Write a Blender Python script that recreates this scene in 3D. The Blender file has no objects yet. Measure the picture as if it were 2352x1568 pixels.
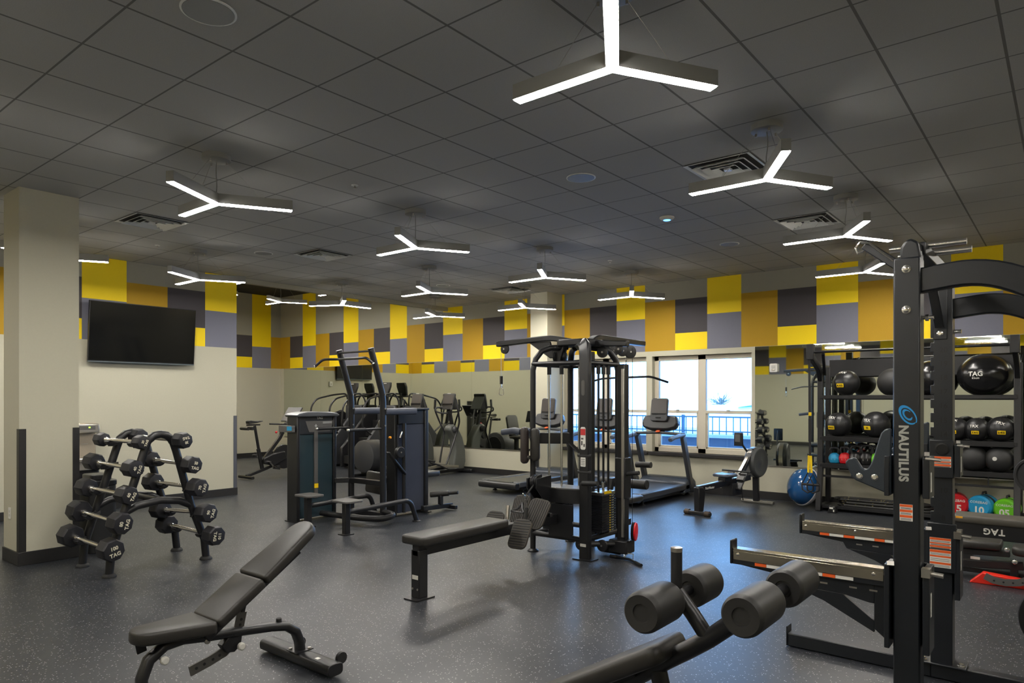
import bpy, bmesh, math, random
from mathutils import Vector, Matrix
random.seed(7)
scene = bpy.context.scene
COL = scene.collection
PI = math.pi
R = math.radians

# ------------------------------------------------------------------ camera, sky, exposure
CAM_H, CEIL = 1.672, 3.781
cam_data = bpy.data.cameras.new('camera')
cam = bpy.data.objects.new('camera', cam_data)
COL.objects.link(cam)
cam.location = (0, 0, CAM_H)
cam.rotation_euler = (R(90), 0, R(38.92))
cam_data.sensor_width = 36.0
cam_data.lens = 1591.7 / 2352 * 36.0
cam_data.shift_y = 130.35 / 2352
cam_data.clip_start = 0.05
scene.camera = cam
vs = scene.view_settings
vs.view_transform = 'Standard'
vs.look = 'None'
vs.gamma = 1.0
vs.use_curve_mapping = False
vs.exposure = 0.0
LAMP = 122.0            # brightness of the pendant diffusers
w = bpy.data.worlds.new('sky')
scene.world = w
w.use_nodes = True
wn = w.node_tree
bg = wn.nodes['Background']
bg.inputs['Color'].default_value = (0.20, 0.49, 1.0, 1)
bg.inputs['Strength'].default_value = 11.0
try:
    scene.cycles.use_denoising = True
    scene.cycles.max_bounces = 8
    scene.cycles.diffuse_bounces = 4
    scene.cycles.glossy_bounces = 4
    scene.cycles.sample_clamp_indirect = 6.0
    scene.cycles.caustics_reflective = False
    scene.cycles.caustics_refractive = False
except Exception:
    pass

# ------------------------------------------------------------------ materials
def lin(c):
    return tuple((v/12.92 if v <= .04045 else ((v+.055)/1.055)**2.4) for v in c)
def rgb(r, g, b):
    return lin((r/255, g/255, b/255)) + (1.0,)
MATS = {}
def mat(name, col, rough=.5, metal=0, noise=0, nscale=60, bump=0, bscale=200, spec=.5, coat=0, emit=None, estr=0, alpha=1, trans=0):
    if name in MATS: return MATS[name]
    m = bpy.data.materials.new(name); m.use_nodes = True
    nt = m.node_tree; b = nt.nodes['Principled BSDF']
    b.inputs['Base Color'].default_value = col
    b.inputs['Roughness'].default_value = rough
    b.inputs['Metallic'].default_value = metal
    b.inputs['Specular IOR Level'].default_value = spec
    b.inputs['Coat Weight'].default_value = coat
    b.inputs['Transmission Weight'].default_value = trans
    b.inputs['Alpha'].default_value = alpha
    if emit:
        b.inputs['Emission Color'].default_value = emit
        b.inputs['Emission Strength'].default_value = estr
    if noise or bump:
        tc = nt.nodes.new('ShaderNodeTexCoord')
    if noise:
        n = nt.nodes.new('ShaderNodeTexNoise'); n.inputs['Scale'].default_value = nscale; n.inputs['Detail'].default_value = 4
        nt.links.new(tc.outputs['Object'], n.inputs['Vector'])
        mx = nt.nodes.new('ShaderNodeMix'); mx.data_type = 'RGBA'
        mx.inputs['A'].default_value = tuple(max(0, c*(1-noise)) for c in col[:3]) + (1,)
        mx.inputs['B'].default_value = tuple(min(1, c*(1+noise)) for c in col[:3]) + (1,)
        nt.links.new(n.outputs['Fac'], mx.inputs['Factor'])
        nt.links.new(mx.outputs['Result'], b.inputs['Base Color'])
    if bump:
        n2 = nt.nodes.new('ShaderNodeTexNoise'); n2.inputs['Scale'].default_value = bscale; n2.inputs['Detail'].default_value = 2
        nt.links.new(tc.outputs['Object'], n2.inputs['Vector'])
        bp = nt.nodes.new('ShaderNodeBump'); bp.inputs['Strength'].default_value = bump; bp.inputs['Distance'].default_value = .002
        nt.links.new(n2.outputs['Fac'], bp.inputs['Height'])
        nt.links.new(bp.outputs['Normal'], b.inputs['Normal'])
    MATS[name] = m
    return m

M_wall = mat('wall_paint', rgb(187, 183, 163), .75, noise=.03, nscale=40, bump=.15, bscale=300)
M_yellow = mat('yellow_paint', rgb(250, 216, 0), .7, noise=.03, nscale=60, bump=.1)
M_gold = mat('gold_paint', rgb(176, 137, 4), .7, noise=.05, nscale=60, bump=.1)
M_char = mat('charcoal_paint', rgb(66, 62, 66), .7, noise=.08, nscale=60, bump=.1)
M_slate = mat('slate_paint', rgb(116, 117, 132), .7, noise=.05, nscale=60, bump=.1)
M_greyband = mat('grey_paint', rgb(148, 145, 132), .75, noise=.04, nscale=60, bump=.1)
M_base = mat('black_vinyl', rgb(34, 33, 33), .45, noise=.1)
M_black = mat('black_powder_coat', rgb(28, 28, 30), .34, noise=.12, nscale=300, bump=.12, bscale=700)
M_dark = mat('satin_black_steel', rgb(26, 26, 29), .3, noise=.08, nscale=300)
M_rubber = mat('black_rubber', rgb(25, 25, 26), .6, noise=.12, nscale=120, bump=.2, bscale=400)
M_vinyl = mat('black_upholstery', rgb(40, 38, 35), .42, noise=.06, nscale=90, bump=.25, bscale=260)
M_plastic = mat('black_plastic', rgb(29, 29, 31), .34, noise=.06)
M_grey = mat('grey_plastic', rgb(88, 86, 84), .45, noise=.05)
M_chrome = mat('chrome', rgb(245, 242, 236), .2, 1, noise=.04, nscale=40)
M_steel = mat('brushed_steel', rgb(190, 186, 178), .32, 1, noise=.08, nscale=80)
M_white = mat('white_plastic', rgb(228, 226, 218), .45, noise=.02)
M_ltgrey = mat('light_grey_paint', rgb(200, 198, 190), .5, noise=.03)
M_silver = mat('silver_print', rgb(190, 192, 190), .5, noise=.03)
M_orange = mat('orange_print', rgb(236, 98, 34), .5, noise=.03)
M_red = mat('red_plastic', rgb(205, 24, 34), .4, noise=.05)
M_blue = mat('blue_plastic', rgb(34, 150, 200), .4, noise=.05)
M_green = mat('green_plastic', rgb(110, 200, 30), .4, noise=.05)
M_yplas = mat('yellow_webbing', rgb(245, 205, 10), .55, noise=.05)
M_lens = mat('lamp_diffuser', (1, .96, .88, 1), .5, emit=(1.0, .955, .88, 1), estr=LAMP)

# ------------------------------------------------------------------ mesh building
class MB:
    """collects shapes and links them as ONE mesh object"""
    def __init__(s): s.v = []; s.f = []; s.mi = []; s.m = 0
    def add(s, vs, fs):
        o = len(s.v); s.v += [Vector(p) for p in vs]
        for f in fs: s.f.append([o+i for i in f]); s.mi.append(s.m)
        return s
    def box(s, lo, hi):
        (a, b, c), (d, e, g) = lo, hi
        if a > d: a, d = d, a
        if b > e: b, e = e, b
        if c > g: c, g = g, c
        vs = [(a,b,c),(d,b,c),(d,e,c),(a,e,c),(a,b,g),(d,b,g),(d,e,g),(a,e,g)]
        return s.add(vs, [(0,3,2,1),(4,5,6,7),(0,1,5,4),(1,2,6,5),(2,3,7,6),(3,0,4,7)])
    def obox(s, c, ax, ay, az):
        """box around c with half-axis vectors"""
        c, ax, ay, az = map(Vector, (c, ax, ay, az))
        vs = [c+i*ax+j*ay+k*az for k in (-1,1) for (i,j) in ((-1,-1),(1,-1),(1,1),(-1,1))]
        if ax.cross(ay).dot(az) < 0: vs = vs[4:]+vs[:4]
        return s.add(vs, [(0,3,2,1),(4,5,6,7),(0,1,5,4),(1,2,6,5),(2,3,7,6),(3,0,4,7)])
    def sweep(s, pts, prof, up=(0,0,1), closed=False, caps=True):
        """sweep a 2D profile (list of (side, up)) along pts"""
        P = [Vector(p) for p in pts]; n = len(P); k = len(prof)
        T = []
        for i in range(n):
            if closed: t = P[(i+1) % n]-P[i-1]
            elif i == 0: t = P[1]-P[0]
            elif i == n-1: t = P[-1]-P[-2]
            else: t = (P[i+1]-P[i]).normalized()+(P[i]-P[i-1]).normalized()
            T.append(t.normalized() if t.length > 1e-9 else Vector((1,0,0)))
        u = Vector(up)
        if abs(u.normalized().dot(T[0])) > .98: u = Vector((0,1,0)) if abs(T[0].y) < .9 else Vector((1,0,0))
        vs = []; uu = u - T[0]*u.dot(T[0]); uu.normalize()
        for i in range(n):
            if i:
                q = T[i-1].rotation_difference(T[i]); uu = q @ uu
                uu = (uu - T[i]*uu.dot(T[i])).normalized()
            sd = T[i].cross(uu)
            m = 1.0
            if not closed and 0 < i < n-1:
                c = (P[i+1]-P[i]).normalized().dot((P[i]-P[i-1]).normalized())
                m = 1/max(.5, math.sqrt(max(0, (1+c)/2)))
            # mitre only stretches in the bend plane
            if m > 1.001:
                bend = ((P[i+1]-P[i]).normalized()-(P[i]-P[i-1]).normalized()); bend = (bend - T[i]*bend.dot(T[i])).normalized()
            for (a, b) in prof:
                off = sd*a + uu*b
                if m > 1.001: off = off + bend*off.dot(bend)*(m-1)
                vs.append(P[i]+off)
        fs = []
        for i in range(n if closed else n-1):
            j = (i+1) % n
            for a in range(k):
                b = (a+1) % k
                fs.append((i*k+a, i*k+b, j*k+b, j*k+a))
        if caps and not closed:
            fs.append(tuple(range(k-1, -1, -1))); fs.append(tuple((n-1)*k+a for a in range(k)))
        return s.add(vs, fs)
    def tube(s, pts, r, seg=10, rad=0, steps=4, closed=False):
        if rad: pts = fillet(pts, rad, steps)
        return s.sweep(pts, [(r*math.cos(2*PI*i/seg), r*math.sin(2*PI*i/seg)) for i in range(seg)], closed=closed)
    def bar(s, pts, w, h, up=(0,0,1), rad=0, steps=4):
        """rectangular tube: w along the side, h along up"""
        if rad: pts = fillet(pts, rad, steps)
        return s.sweep(pts, [(-w/2,-h/2),(w/2,-h/2),(w/2,h/2),(-w/2,h/2)], up)
    def oval(s, pts, w, h, up=(0,0,1), rad=0, steps=4, seg=14, pw=.6):
        if rad: pts = fillet(pts, rad, steps)
        pr = []
        for i in range(seg):
            c, d = math.cos(2*PI*i/seg), math.sin(2*PI*i/seg)
            pr.append((w/2*math.copysign(abs(c)**pw, c), h/2*math.copysign(abs(d)**pw, d)))
        return s.sweep(pts, pr, up)
    def cyl(s, p0, p1, r, seg=16, r2=None):
        p0, p1 = Vector(p0), Vector(p1); t = (p1-p0).normalized()
        a = t.orthogonal().normalized(); b = t.cross(a)
        r2 = r if r2 is None else r2
        vs = []
        for p, q in ((p0, r), (p1, r2)):
            vs += [p + (a*math.cos(2*PI*i/seg)+b*math.sin(2*PI*i/seg))*q for i in range(seg)]
        fs = [(i, (i+1) % seg, seg+(i+1) % seg, seg+i) for i in range(seg)]
        return s.add(vs, fs+[tuple(range(seg-1,-1,-1)), tuple(range(seg, 2*seg))])
    def lathe(s, c, axis, prof, seg=24, start=None):
        """prof = [(r, t)] around axis from c; r=0 ends are closed"""
        c = Vector(c); t = Vector(axis).normalized(); a = Vector(start).normalized() if start else t.orthogonal().normalized(); b = t.cross(a)
        vs = []; n = len(prof)
        for (r, h) in prof:
            vs += [c+t*h+(a*math.cos(2*PI*i/seg)+b*math.sin(2*PI*i/seg))*r for i in range(seg)]
        fs = []
        for j in range(n-1):
            for i in range(seg):
                k = (i+1) % seg
                fs.append((j*seg+i, j*seg+k, (j+1)*seg+k, (j+1)*seg+i))
        fs.append(tuple(range(seg-1,-1,-1))); fs.append(tuple((n-1)*seg+i for i in range(seg)))
        return s.add(vs, fs)
    def ball(s, c, r, seg=24, rings=14, sc=(1,1,1)):
        c = Vector(c)
        vs = []; 
        for j in range(1, rings):
            th = PI*j/rings
            for i in range(seg):
                ph = 2*PI*i/seg
                vs.append(c+Vector((r*sc[0]*math.sin(th)*math.cos(ph), r*sc[1]*math.sin(th)*math.sin(ph), r*sc[2]*math.cos(th))))
        vs += [c+Vector((0,0,r*sc[2])), c-Vector((0,0,r*sc[2]))]
        T, B = len(vs)-2, len(vs)-1; fs = []
        for j in range(rings-2):
            for i in range(seg):
                k = (i+1) % seg
                fs.append((j*seg+i, (j+1)*seg+i, (j+1)*seg+k, j*seg+k))
        for i in range(seg):
            k = (i+1) % seg
            fs.append((T, i, k)); fs.append((B, (rings-2)*seg+k, (rings-2)*seg+i))
        return s.add(vs, fs)
    def prism(s, poly, o, ex, ey, ez):
        """extrude a 2D polygon: points o + x*ex + y*ey, thickness vector ez (both ways from o)"""
        o, ex, ey, ez = map(Vector, (o, ex, ey, ez)); n = len(poly)
        ar = sum(poly[i][0]*poly[(i+1) % n][1]-poly[(i+1) % n][0]*poly[i][1] for i in range(n))
        if (ar < 0) != (ex.cross(ey).dot(ez) < 0): poly = poly[::-1]
        vs = [o+ex*x+ey*y-ez for x, y in poly]+[o+ex*x+ey*y+ez for x, y in poly]
        fs = [(i, (i+1) % n, n+(i+1) % n, n+i) for i in range(n)]
        return s.add(vs, fs+[tuple(range(n-1,-1,-1)), tuple(range(n, 2*n))])
    def pad(s, poly, o, ex, ey, ez, th, rd=.02, crown=.0):
        """upholstered pad: outline poly, thickness th along ez, rounded upper and lower edges"""
        o, ex, ey, ez = map(Vector, (o, ex, ey, ez)); n = len(poly)
        ar = sum(poly[i][0]*poly[(i+1) % n][1]-poly[(i+1) % n][0]*poly[i][1] for i in range(n))
        if ar < 0: poly = poly[::-1]
        flip = ex.cross(ey).dot(ez) < 0
        def inset(d):
            out = []
            for i in range(n):
                p, q, r_ = Vector(poly[i-1]), Vector(poly[i]), Vector(poly[(i+1) % n])
                e1 = (q-p); e2 = (r_-q)
                n1 = Vector((-e1.y, e1.x)).normalized(); n2 = Vector((-e2.y, e2.x)).normalized()
                m = (n1+n2); m = m/max(.5, m.length_squared)*2 if m.length > 1e-6 else n1
                out.append(q+m*d)
            return out
        rings = []
        for (d, h) in ((rd*1.0, 0), (rd*.3, rd*.3), (0, rd), (0, th-rd), (rd*.3, th-rd*.3), (rd*.95, th)):
            rings.append([o+ex*p.x+ey*p.y+ez*h for p in inset(d)])
        vs = [p for r_ in rings for p in r_]; fs = []
        for j in range(len(rings)-1):
            for i in range(n):
                k = (i+1) % n; f = (j*n+i, j*n+k, (j+1)*n+k, (j+1)*n+i)
                fs.append(f[::-1] if flip else f)
        b = tuple(range(n-1,-1,-1)); t = tuple((len(rings)-1)*n+i for i in range(n))
        fs += [b[::-1], t[::-1]] if flip else [b, t]
        return s.add(vs, fs)
    def build(s, name, m, parent=None, bevel=0, smooth=True, angle=35, seg=2):
        off = Vector((0,0,0)); q = parent
        while q is not None: off += q.location; q = q.parent
        me = bpy.data.meshes.new(name)
        me.from_pydata([p-off for p in s.v], [], s.f)
        ms = m if isinstance(m, (list, tuple)) else [m]
        for x in ms: me.materials.append(x)
        if len(ms) > 1: me.polygons.foreach_set('material_index', s.mi)
        if smooth:
            me.polygons.foreach_set('use_smooth', [True]*len(me.polygons))
            me.set_sharp_from_angle(angle=R(angle))
        me.update()
        o = bpy.data.objects.new(name, me); COL.objects.link(o)
        if parent is not None: o.parent = parent
        if bevel:
            b = o.modifiers.new('edges', 'BEVEL'); b.width = bevel; b.segments = seg; b.limit_method = 'ANGLE'; b.angle_limit = R(40)
        return o

def fillet(pts, rad, steps=4):
    P = [Vector(p) for p in pts]; out = [P[0]]
    for i in range(1, len(P)-1):
        a, b, c = P[i-1], P[i], P[i+1]
        d1, d2 = (a-b), (c-b); r_ = min(rad, d1.length*.49, d2.length*.49)
        p, q = b+d1.normalized()*r_, b+d2.normalized()*r_
        for k in range(steps+1):
            t = k/steps; out.append((1-t)**2*p+2*t*(1-t)*b+t*t*q)
    out.append(P[-1]); return out
def rrect(w, h, r, n=4, cx=0, cy=0):
    """rounded rectangle outline centred on cx, cy"""
    out = []
    for (sx, sy, a0) in ((1,1,0),(-1,1,90),(-1,-1,180),(1,-1,270)):
        for k in range(n+1):
            a = R(a0+90*k/n); out.append((cx+sx*(w/2-r)+r*math.cos(a), cy+sy*(h/2-r)+r*math.sin(a)))
    return out
def circ(r, n=20, cx=0, cy=0):
    return [(cx+r*math.cos(2*PI*i/n), cy+r*math.sin(2*PI*i/n)) for i in range(n)]

def tag(o, label=None, cat=None, group=None, kind=None):
    if label: o['label'] = label
    if cat: o['category'] = cat
    if group: o['group'] = group
    if kind: o['kind'] = kind
    return o
def thing(name, label, cat, loc=(0,0,0), group=None):
    o = bpy.data.objects.new(name, None); COL.objects.link(o)
    o.location = loc; o.empty_display_size = .1
    return tag(o, label, cat, group)
def struct(o): o['kind'] = 'structure'; return o
KIDS = {}
def dup(root, loc, rz=0, label=None, group=None):
    """a copy of a thing with copies of its parts and sub-parts"""
    def cp(o, parent):
        c = o.copy(); COL.objects.link(c)
        if parent is not None: c.parent = parent; c.matrix_parent_inverse = o.matrix_parent_inverse.copy()
        for ch in list(o.children): cp(ch, c)
        return c
    r = cp(root, None); r.location = loc; r.rotation_euler = (0, 0, rz)
    if label: r['label'] = label
    if group: r['group'] = group
    return r
def lettering(name, text, m, parent, o, ex, ey, size, th=.0015, bold=.012, align='CENTER', shear=0, track=1.0):
    """raised lettering: text laid along ex with its height along ey, standing proud of o"""
    cu = bpy.data.curves.new(name, 'FONT'); cu.body = text; cu.size = 1; cu.align_x = align; cu.align_y = 'CENTER'
    cu.offset = bold; cu.shear = shear; cu.space_character = track; cu.extrude = .02; cu.resolution_u = 3
    t = bpy.data.objects.new(name+'_font', cu); COL.objects.link(t)
    dg = bpy.context.evaluated_depsgraph_get(); dg.update()
    me = bpy.data.meshes.new_from_object(t.evaluated_get(dg))
    bpy.data.objects.remove(t)
    ex, ey = Vector(ex).normalized(), Vector(ey).normalized(); ez = ex.cross(ey)
    off = Vector((0,0,0)); q = parent
    while q is not None: off += q.location; q = q.parent
    o = Vector(o)-off
    for v in me.vertices:
        c = v.co; v.co = o + ex*c.x*size + ey*c.y*size + ez*(c.z/.02*th*.5 + th*.5)
    me.name = name; me.materials.clear(); me.materials.append(m)
    ob = bpy.data.objects.new(name, me); COL.objects.link(ob); ob.parent = parent
    return ob
# a ray of the photograph's camera meets the plane x = X, y = Y or z = Z in the room
_f, _cy, _yaw = 1591.7, 914.35, R(38.92)
def _ray(px, py):
    r = (px-1176)/_f; u = (_cy-py)/_f
    return Vector((math.cos(_yaw)*r-math.sin(_yaw), math.sin(_yaw)*r+math.cos(_yaw), u))
_C = Vector((0, 0, CAM_H))
def aX(px, py, X): d = _ray(px, py); return _C+d*(X/d.x)
def aY(px, py, Y): d = _ray(px, py); return _C+d*(Y/d.y)
def aZ(px, py, Z): d = _ray(px, py); return _C+d*((Z-CAM_H)/d.z)
# ------------------------------------------------------------------ the room
XT, XA, YW, YF, XR, YA = -11.3, -18.15, 11.62, -2.4, 4.2, 4.0      # TV wall, alcove end, window wall, front wall, right wall, alcove front
TILE = .6096
def tilecoords(nt, geo):
    return geo
def floor_mat():
    m = bpy.data.materials.new('rubber_floor'); m.use_nodes = True; nt = m.node_tree; b = nt.nodes['Principled BSDF']
    g = nt.nodes.new('ShaderNodeTexCoord')
    big = nt.nodes.new('ShaderNodeTexNoise'); big.inputs['Scale'].default_value = 1.3; big.inputs['Detail'].default_value = 5
    sp = nt.nodes.new('ShaderNodeTexVoronoi'); sp.inputs['Scale'].default_value = 90; sp.feature = 'F1'
    nt.links.new(g.outputs['Object'], big.inputs['Vector']); nt.links.new(g.outputs['Object'], sp.inputs['Vector'])
    # light granules: only some cells, only their middles
    sep = nt.nodes.new('ShaderNodeSeparateColor'); nt.links.new(sp.outputs['Color'], sep.inputs['Color'])
    gt = nt.nodes.new('ShaderNodeMath'); gt.operation = 'GREATER_THAN'; gt.inputs[1].default_value = .87
    nt.links.new(sep.outputs['Red'], gt.inputs[0])
    lt = nt.nodes.new('ShaderNodeMath'); lt.operation = 'LESS_THAN'; lt.inputs[1].default_value = .36
    nt.links.new(sp.outputs['Distance'], lt.inputs[0])
    mul = nt.nodes.new('ShaderNodeMath'); mul.operation = 'MULTIPLY'
    nt.links.new(gt.outputs[0], mul.inputs[0]); nt.links.new(lt.outputs[0], mul.inputs[1])
    base = nt.nodes.new('ShaderNodeMix'); base.data_type = 'RGBA'
    base.inputs['A'].default_value = rgb(37, 40, 45); base.inputs['B'].default_value = rgb(48, 50, 55)
    nt.links.new(big.outputs['Fac'], base.inputs['Factor'])
    fin = nt.nodes.new('ShaderNodeMix'); fin.data_type = 'RGBA'; fin.inputs['B'].default_value = rgb(150, 149, 148)
    nt.links.new(mul.outputs[0], fin.inputs['Factor']); nt.links.new(base.outputs['Result'], fin.inputs['A'])
    nt.links.new(fin.outputs['Result'], b.inputs['Base Color'])
    rr = nt.nodes.new('ShaderNodeMapRange'); rr.inputs['To Min'].default_value = .30; rr.inputs['To Max'].default_value = .44
    nt.links.new(big.outputs['Fac'], rr.inputs['Value']); nt.links.new(rr.outputs['Result'], b.inputs['Roughness'])
    fine = nt.nodes.new('ShaderNodeTexNoise'); fine.inputs['Scale'].default_value = 260; nt.links.new(g.outputs['Object'], fine.inputs['Vector'])
    bp = nt.nodes.new('ShaderNodeBump'); bp.inputs['Strength'].default_value = .25; bp.inputs['Distance'].default_value = .002
    nt.links.new(fine.outputs['Fac'], bp.inputs['Height']); nt.links.new(bp.outputs['Normal'], b.inputs['Normal'])
    return m
def ceil_mat():
    m = bpy.data.materials.new('ceiling_tile'); m.use_nodes = True; nt = m.node_tree; b = nt.nodes['Principled BSDF']
    g = nt.nodes.new('ShaderNodeTexCoord')
    sx = nt.nodes.new('ShaderNodeSeparateXYZ'); nt.links.new(g.outputs['Object'], sx.inputs[0])
    def line(out, off, wd):
        a = nt.nodes.new('ShaderNodeMath'); a.operation = 'SUBTRACT'; a.inputs[1].default_value = off; nt.links.new(out, a.inputs[0])
        p = nt.nodes.new('ShaderNodeMath'); p.operation = 'PINGPONG'; p.inputs[1].default_value = TILE/2; nt.links.new(a.outputs[0], p.inputs[0])
        l = nt.nodes.new('ShaderNodeMath'); l.operation = 'LESS_THAN'; l.inputs[1].default_value = wd; nt.links.new(p.outputs[0], l.inputs[0])
        return l
    a = line(sx.outputs['X'], -3.968, .0085); c = line(sx.outputs['Y'], 1.6005, .0065)
    mx = nt.nodes.new('ShaderNodeMath'); mx.operation = 'MAXIMUM'; nt.links.new(a.outputs[0], mx.inputs[0]); nt.links.new(c.outputs[0], mx.inputs[1])
    n = nt.nodes.new('ShaderNodeTexNoise'); n.inputs['Scale'].default_value = 160; n.inputs['Detail'].default_value = 3; nt.links.new(g.outputs['Object'], n.inputs['Vector'])
    t = nt.nodes.new('ShaderNodeMix'); t.data_type = 'RGBA'; t.inputs['A'].default_value = rgb(166, 166, 164); t.inputs['B'].default_value = rgb(188, 188, 186)
    nt.links.new(n.outputs['Fac'], t.inputs['Factor'])
    f = nt.nodes.new('ShaderNodeMix'); f.data_type = 'RGBA'; f.inputs['B'].default_value = rgb(112, 111, 109)
    nt.links.new(mx.outputs[0], f.inputs['Factor']); nt.links.new(t.outputs['Result'], f.inputs['A'])
    nt.links.new(f.outputs['Result'], b.inputs['Base Color']); b.inputs['Roughness'].default_value = .85
    inv = nt.nodes.new('ShaderNodeMath'); inv.operation = 'SUBTRACT'; inv.inputs[0].default_value = 1; nt.links.new(mx.outputs[0], inv.inputs[1])
    bp = nt.nodes.new('ShaderNodeBump'); bp.inputs['Strength'].default_value = .6; bp.inputs['Distance'].default_value = .006
    nt.links.new(inv.outputs[0], bp.inputs['Height']); nt.links.new(bp.outputs['Normal'], b.inputs['Normal'])
    return m
M_floor = floor_mat(); M_ceil = ceil_mat()
M_mirror = mat('mirror_glass', rgb(230, 234, 222), .02, 1, noise=.01)
M_glass = bpy.data.materials.new('window_glass'); M_glass.use_nodes = True
_n = M_glass.node_tree; _n.nodes.remove(_n.nodes['Principled BSDF'])
_t = _n.nodes.new('ShaderNodeBsdfTransparent'); _g = _n.nodes.new('ShaderNodeBsdfGlossy'); _g.inputs['Roughness'].default_value = .01
_m = _n.nodes.new('ShaderNodeMixShader'); _fr = _n.nodes.new('ShaderNodeFresnel'); _fr.inputs['IOR'].default_value = 1.45
_n.links.new(_fr.outputs[0], _m.inputs[0]); _n.links.new(_t.outputs[0], _m.inputs[1]); _n.links.new(_g.outputs[0], _m.inputs[2])
_n.links.new(_m.outputs[0], _n.nodes['Material Output'].inputs['Surface'])
M_frame = mat('window_vinyl', rgb(206, 198, 180), .5, noise=.03)
M_soffit = mat('dark_plenum_paint', rgb(26, 25, 25), .8, noise=.1)

struct(MB().box((XA-.2, YF-.2, -.1), (XR+.2, YW+.2, 0)).build('floor', M_floor, smooth=False))
struct(MB().box((XT, YF-.2, CEIL), (XR+.2, YW+.2, CEIL+.12)).build('ceiling', M_ceil, smooth=False))
YA = 6.37
ZA = 4.64                                                            # the alcove has a higher dark ceiling
struct(MB().box((XA-.2, YA-.2, ZA), (XT, YW+.2, ZA+.1)).build('ceiling', M_soffit, smooth=False))
struct(MB().box((XT-.09, 6.37, CEIL-.085), (XT+.0, YW, ZA)).build('trim_1', M_greyband, smooth=False, bevel=.004))

Z0, Z1, Z2, Z3 = 2.54, 2.845, 3.15, 3.455
MATW = [M_wall, M_yellow, M_gold, M_char, M_slate, M_greyband]
def cells(kind, top):
    """painted blocks of one 2 ft column: 0 gold, 1 charcoal over yellow, 2 yellow over slate"""
    if kind == 0: return [(Z0, Z3, 2), (Z3, top, 5)]
    if kind == 1: return [(Z0, Z1, 1), (Z1, Z3, 3), (Z3, top, 5)]
    return [(Z0, Z2, 4), (Z2, top, 1)]
def panel_wall(name, axis, pos, a0, a1, first, kinds0, thick, top, step=TILE, holes=()):
    """a wall along axis ('x' or 'y') at pos with the painted blocks on its room face; thick is signed, away from the room.
       holes = [(lo, hi, zlo, zhi)] window openings below Z0"""
    mb = MB()
    def q(u0, u1, z0, z1, mi):
        mb.m = mi
        if u1-u0 < 1e-4 or z1-z0 < 1e-4: return
        if axis == 'x': vs = [(u0,pos,z0),(u1,pos,z0),(u1,pos,z1),(u0,pos,z1)]; fl = thick > 0
        else: vs = [(pos,u0,z0),(pos,u1,z0),(pos,u1,z1),(pos,u0,z1)]; fl = thick < 0
        mb.add(vs, [(0,1,2,3) if fl else (3,2,1,0)])
    # lower wall with openings
    us = sorted({a0, a1} | {h[0] for h in holes} | {h[1] for h in holes})
    for u0, u1 in zip(us, us[1:]):
        hs = [h for h in holes if h[0] <= u0+1e-6 and h[1] >= u1-1e-6]
        if hs: q(u0, u1, 0, hs[0][2], 0); q(u0, u1, hs[0][3], Z0, 0)
        else: q(u0, u1, 0, Z0, 0)
    k = math.floor((a0-first)/step)
    while first+k*step < a1-1e-6:
        u0, u1 = max(a0, first+k*step), min(a1, first+(k+1)*step)
        for z0, z1, mi in cells((k+kinds0) % 3, top): q(u0, u1, z0, z1, mi)
        k += 1
    # back and reveals
    mb.m = 0
    t = pos+thick
    def b(u0, u1, z0, z1):
        if axis == 'x': vs = [(u0,t,z0),(u1,t,z0),(u1,t,z1),(u0,t,z1)]; fl = thick < 0
        else: vs = [(t,u0,z0),(t,u1,z0),(t,u1,z1),(t,u0,z1)]; fl = thick > 0
        mb.add(vs, [(0,1,2,3) if fl else (3,2,1,0)])
    for u0, u1 in zip(us, us[1:]):
        hs = [h for h in holes if h[0] <= u0+1e-6 and h[1] >= u1-1e-6]
        if hs: b(u0, u1, 0, hs[0][2]); b(u0, u1, hs[0][3], top)
        else: b(u0, u1, 0, top)
    P = (lambda u, v, z: (u, v, z)) if axis == 'x' else (lambda u, v, z: (v, u, z))
    for (l, h, zl, zh) in holes:
        for vs in ([P(l,pos,zl),P(l,t,zl),P(l,t,zh),P(l,pos,zh)], [P(h,pos,zl),P(h,pos,zh),P(h,t,zh),P(h,t,zl)],
                   [P(l,pos,zl),P(h,pos,zl),P(h,t,zl),P(l,t,zl)], [P(l,pos,zh),P(l,t,zh),P(h,t,zh),P(h,pos,zh)]):
            mb.add(vs, [(0,1,2,3)])
    for u in (a0, a1):
        mb.add([P(u,pos,0),P(u,t,0),P(u,t,top),P(u,pos,top)], [(0,1,2,3)])
    mb.add([P(a0,pos,top),P(a1,pos,top),P(a1,t,top),P(a0,t,top)], [(0,1,2,3)])
    return struct(mb.build(name, MATW, smooth=False))
WIN = [(-8.02, -6.17), (-6.045, -4.195)]
ZS, ZH = .69, 2.445
XJ = -8.28
panel_wall('wall_back', 'x', YW, XJ, XR, -8.0-.61*6+.005, 0, .24, CEIL, .607, [(a, b, ZS, ZH) for a, b in WIN])
panel_wall('wall_back_alcove', 'x', YW, XA, XJ, -17.70-.612*3, 1, .24, ZA, .6215)
panel_wall('wall_alcove', 'y', XA, YA, YW, 10.197-.61*6, 1, -.2, ZA, .595)
panel_wall('wall_left', 'y', XT, YF, 6.369, 3.946-.62*6, 2, -.18, CEIL, .62)
panel_wall('wall_front', 'x', YF, XT, XR, -8.0-.61*6, 0, -.2, CEIL)
panel_wall('wall_right', 'y', XR, YF, YW, 0, 0, .2, CEIL)
panel_wall('wall_alcove_front', 'x', YA, XA, XT-.004, -17.70-.612*3, 1, -.18, ZA, .6215)

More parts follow.
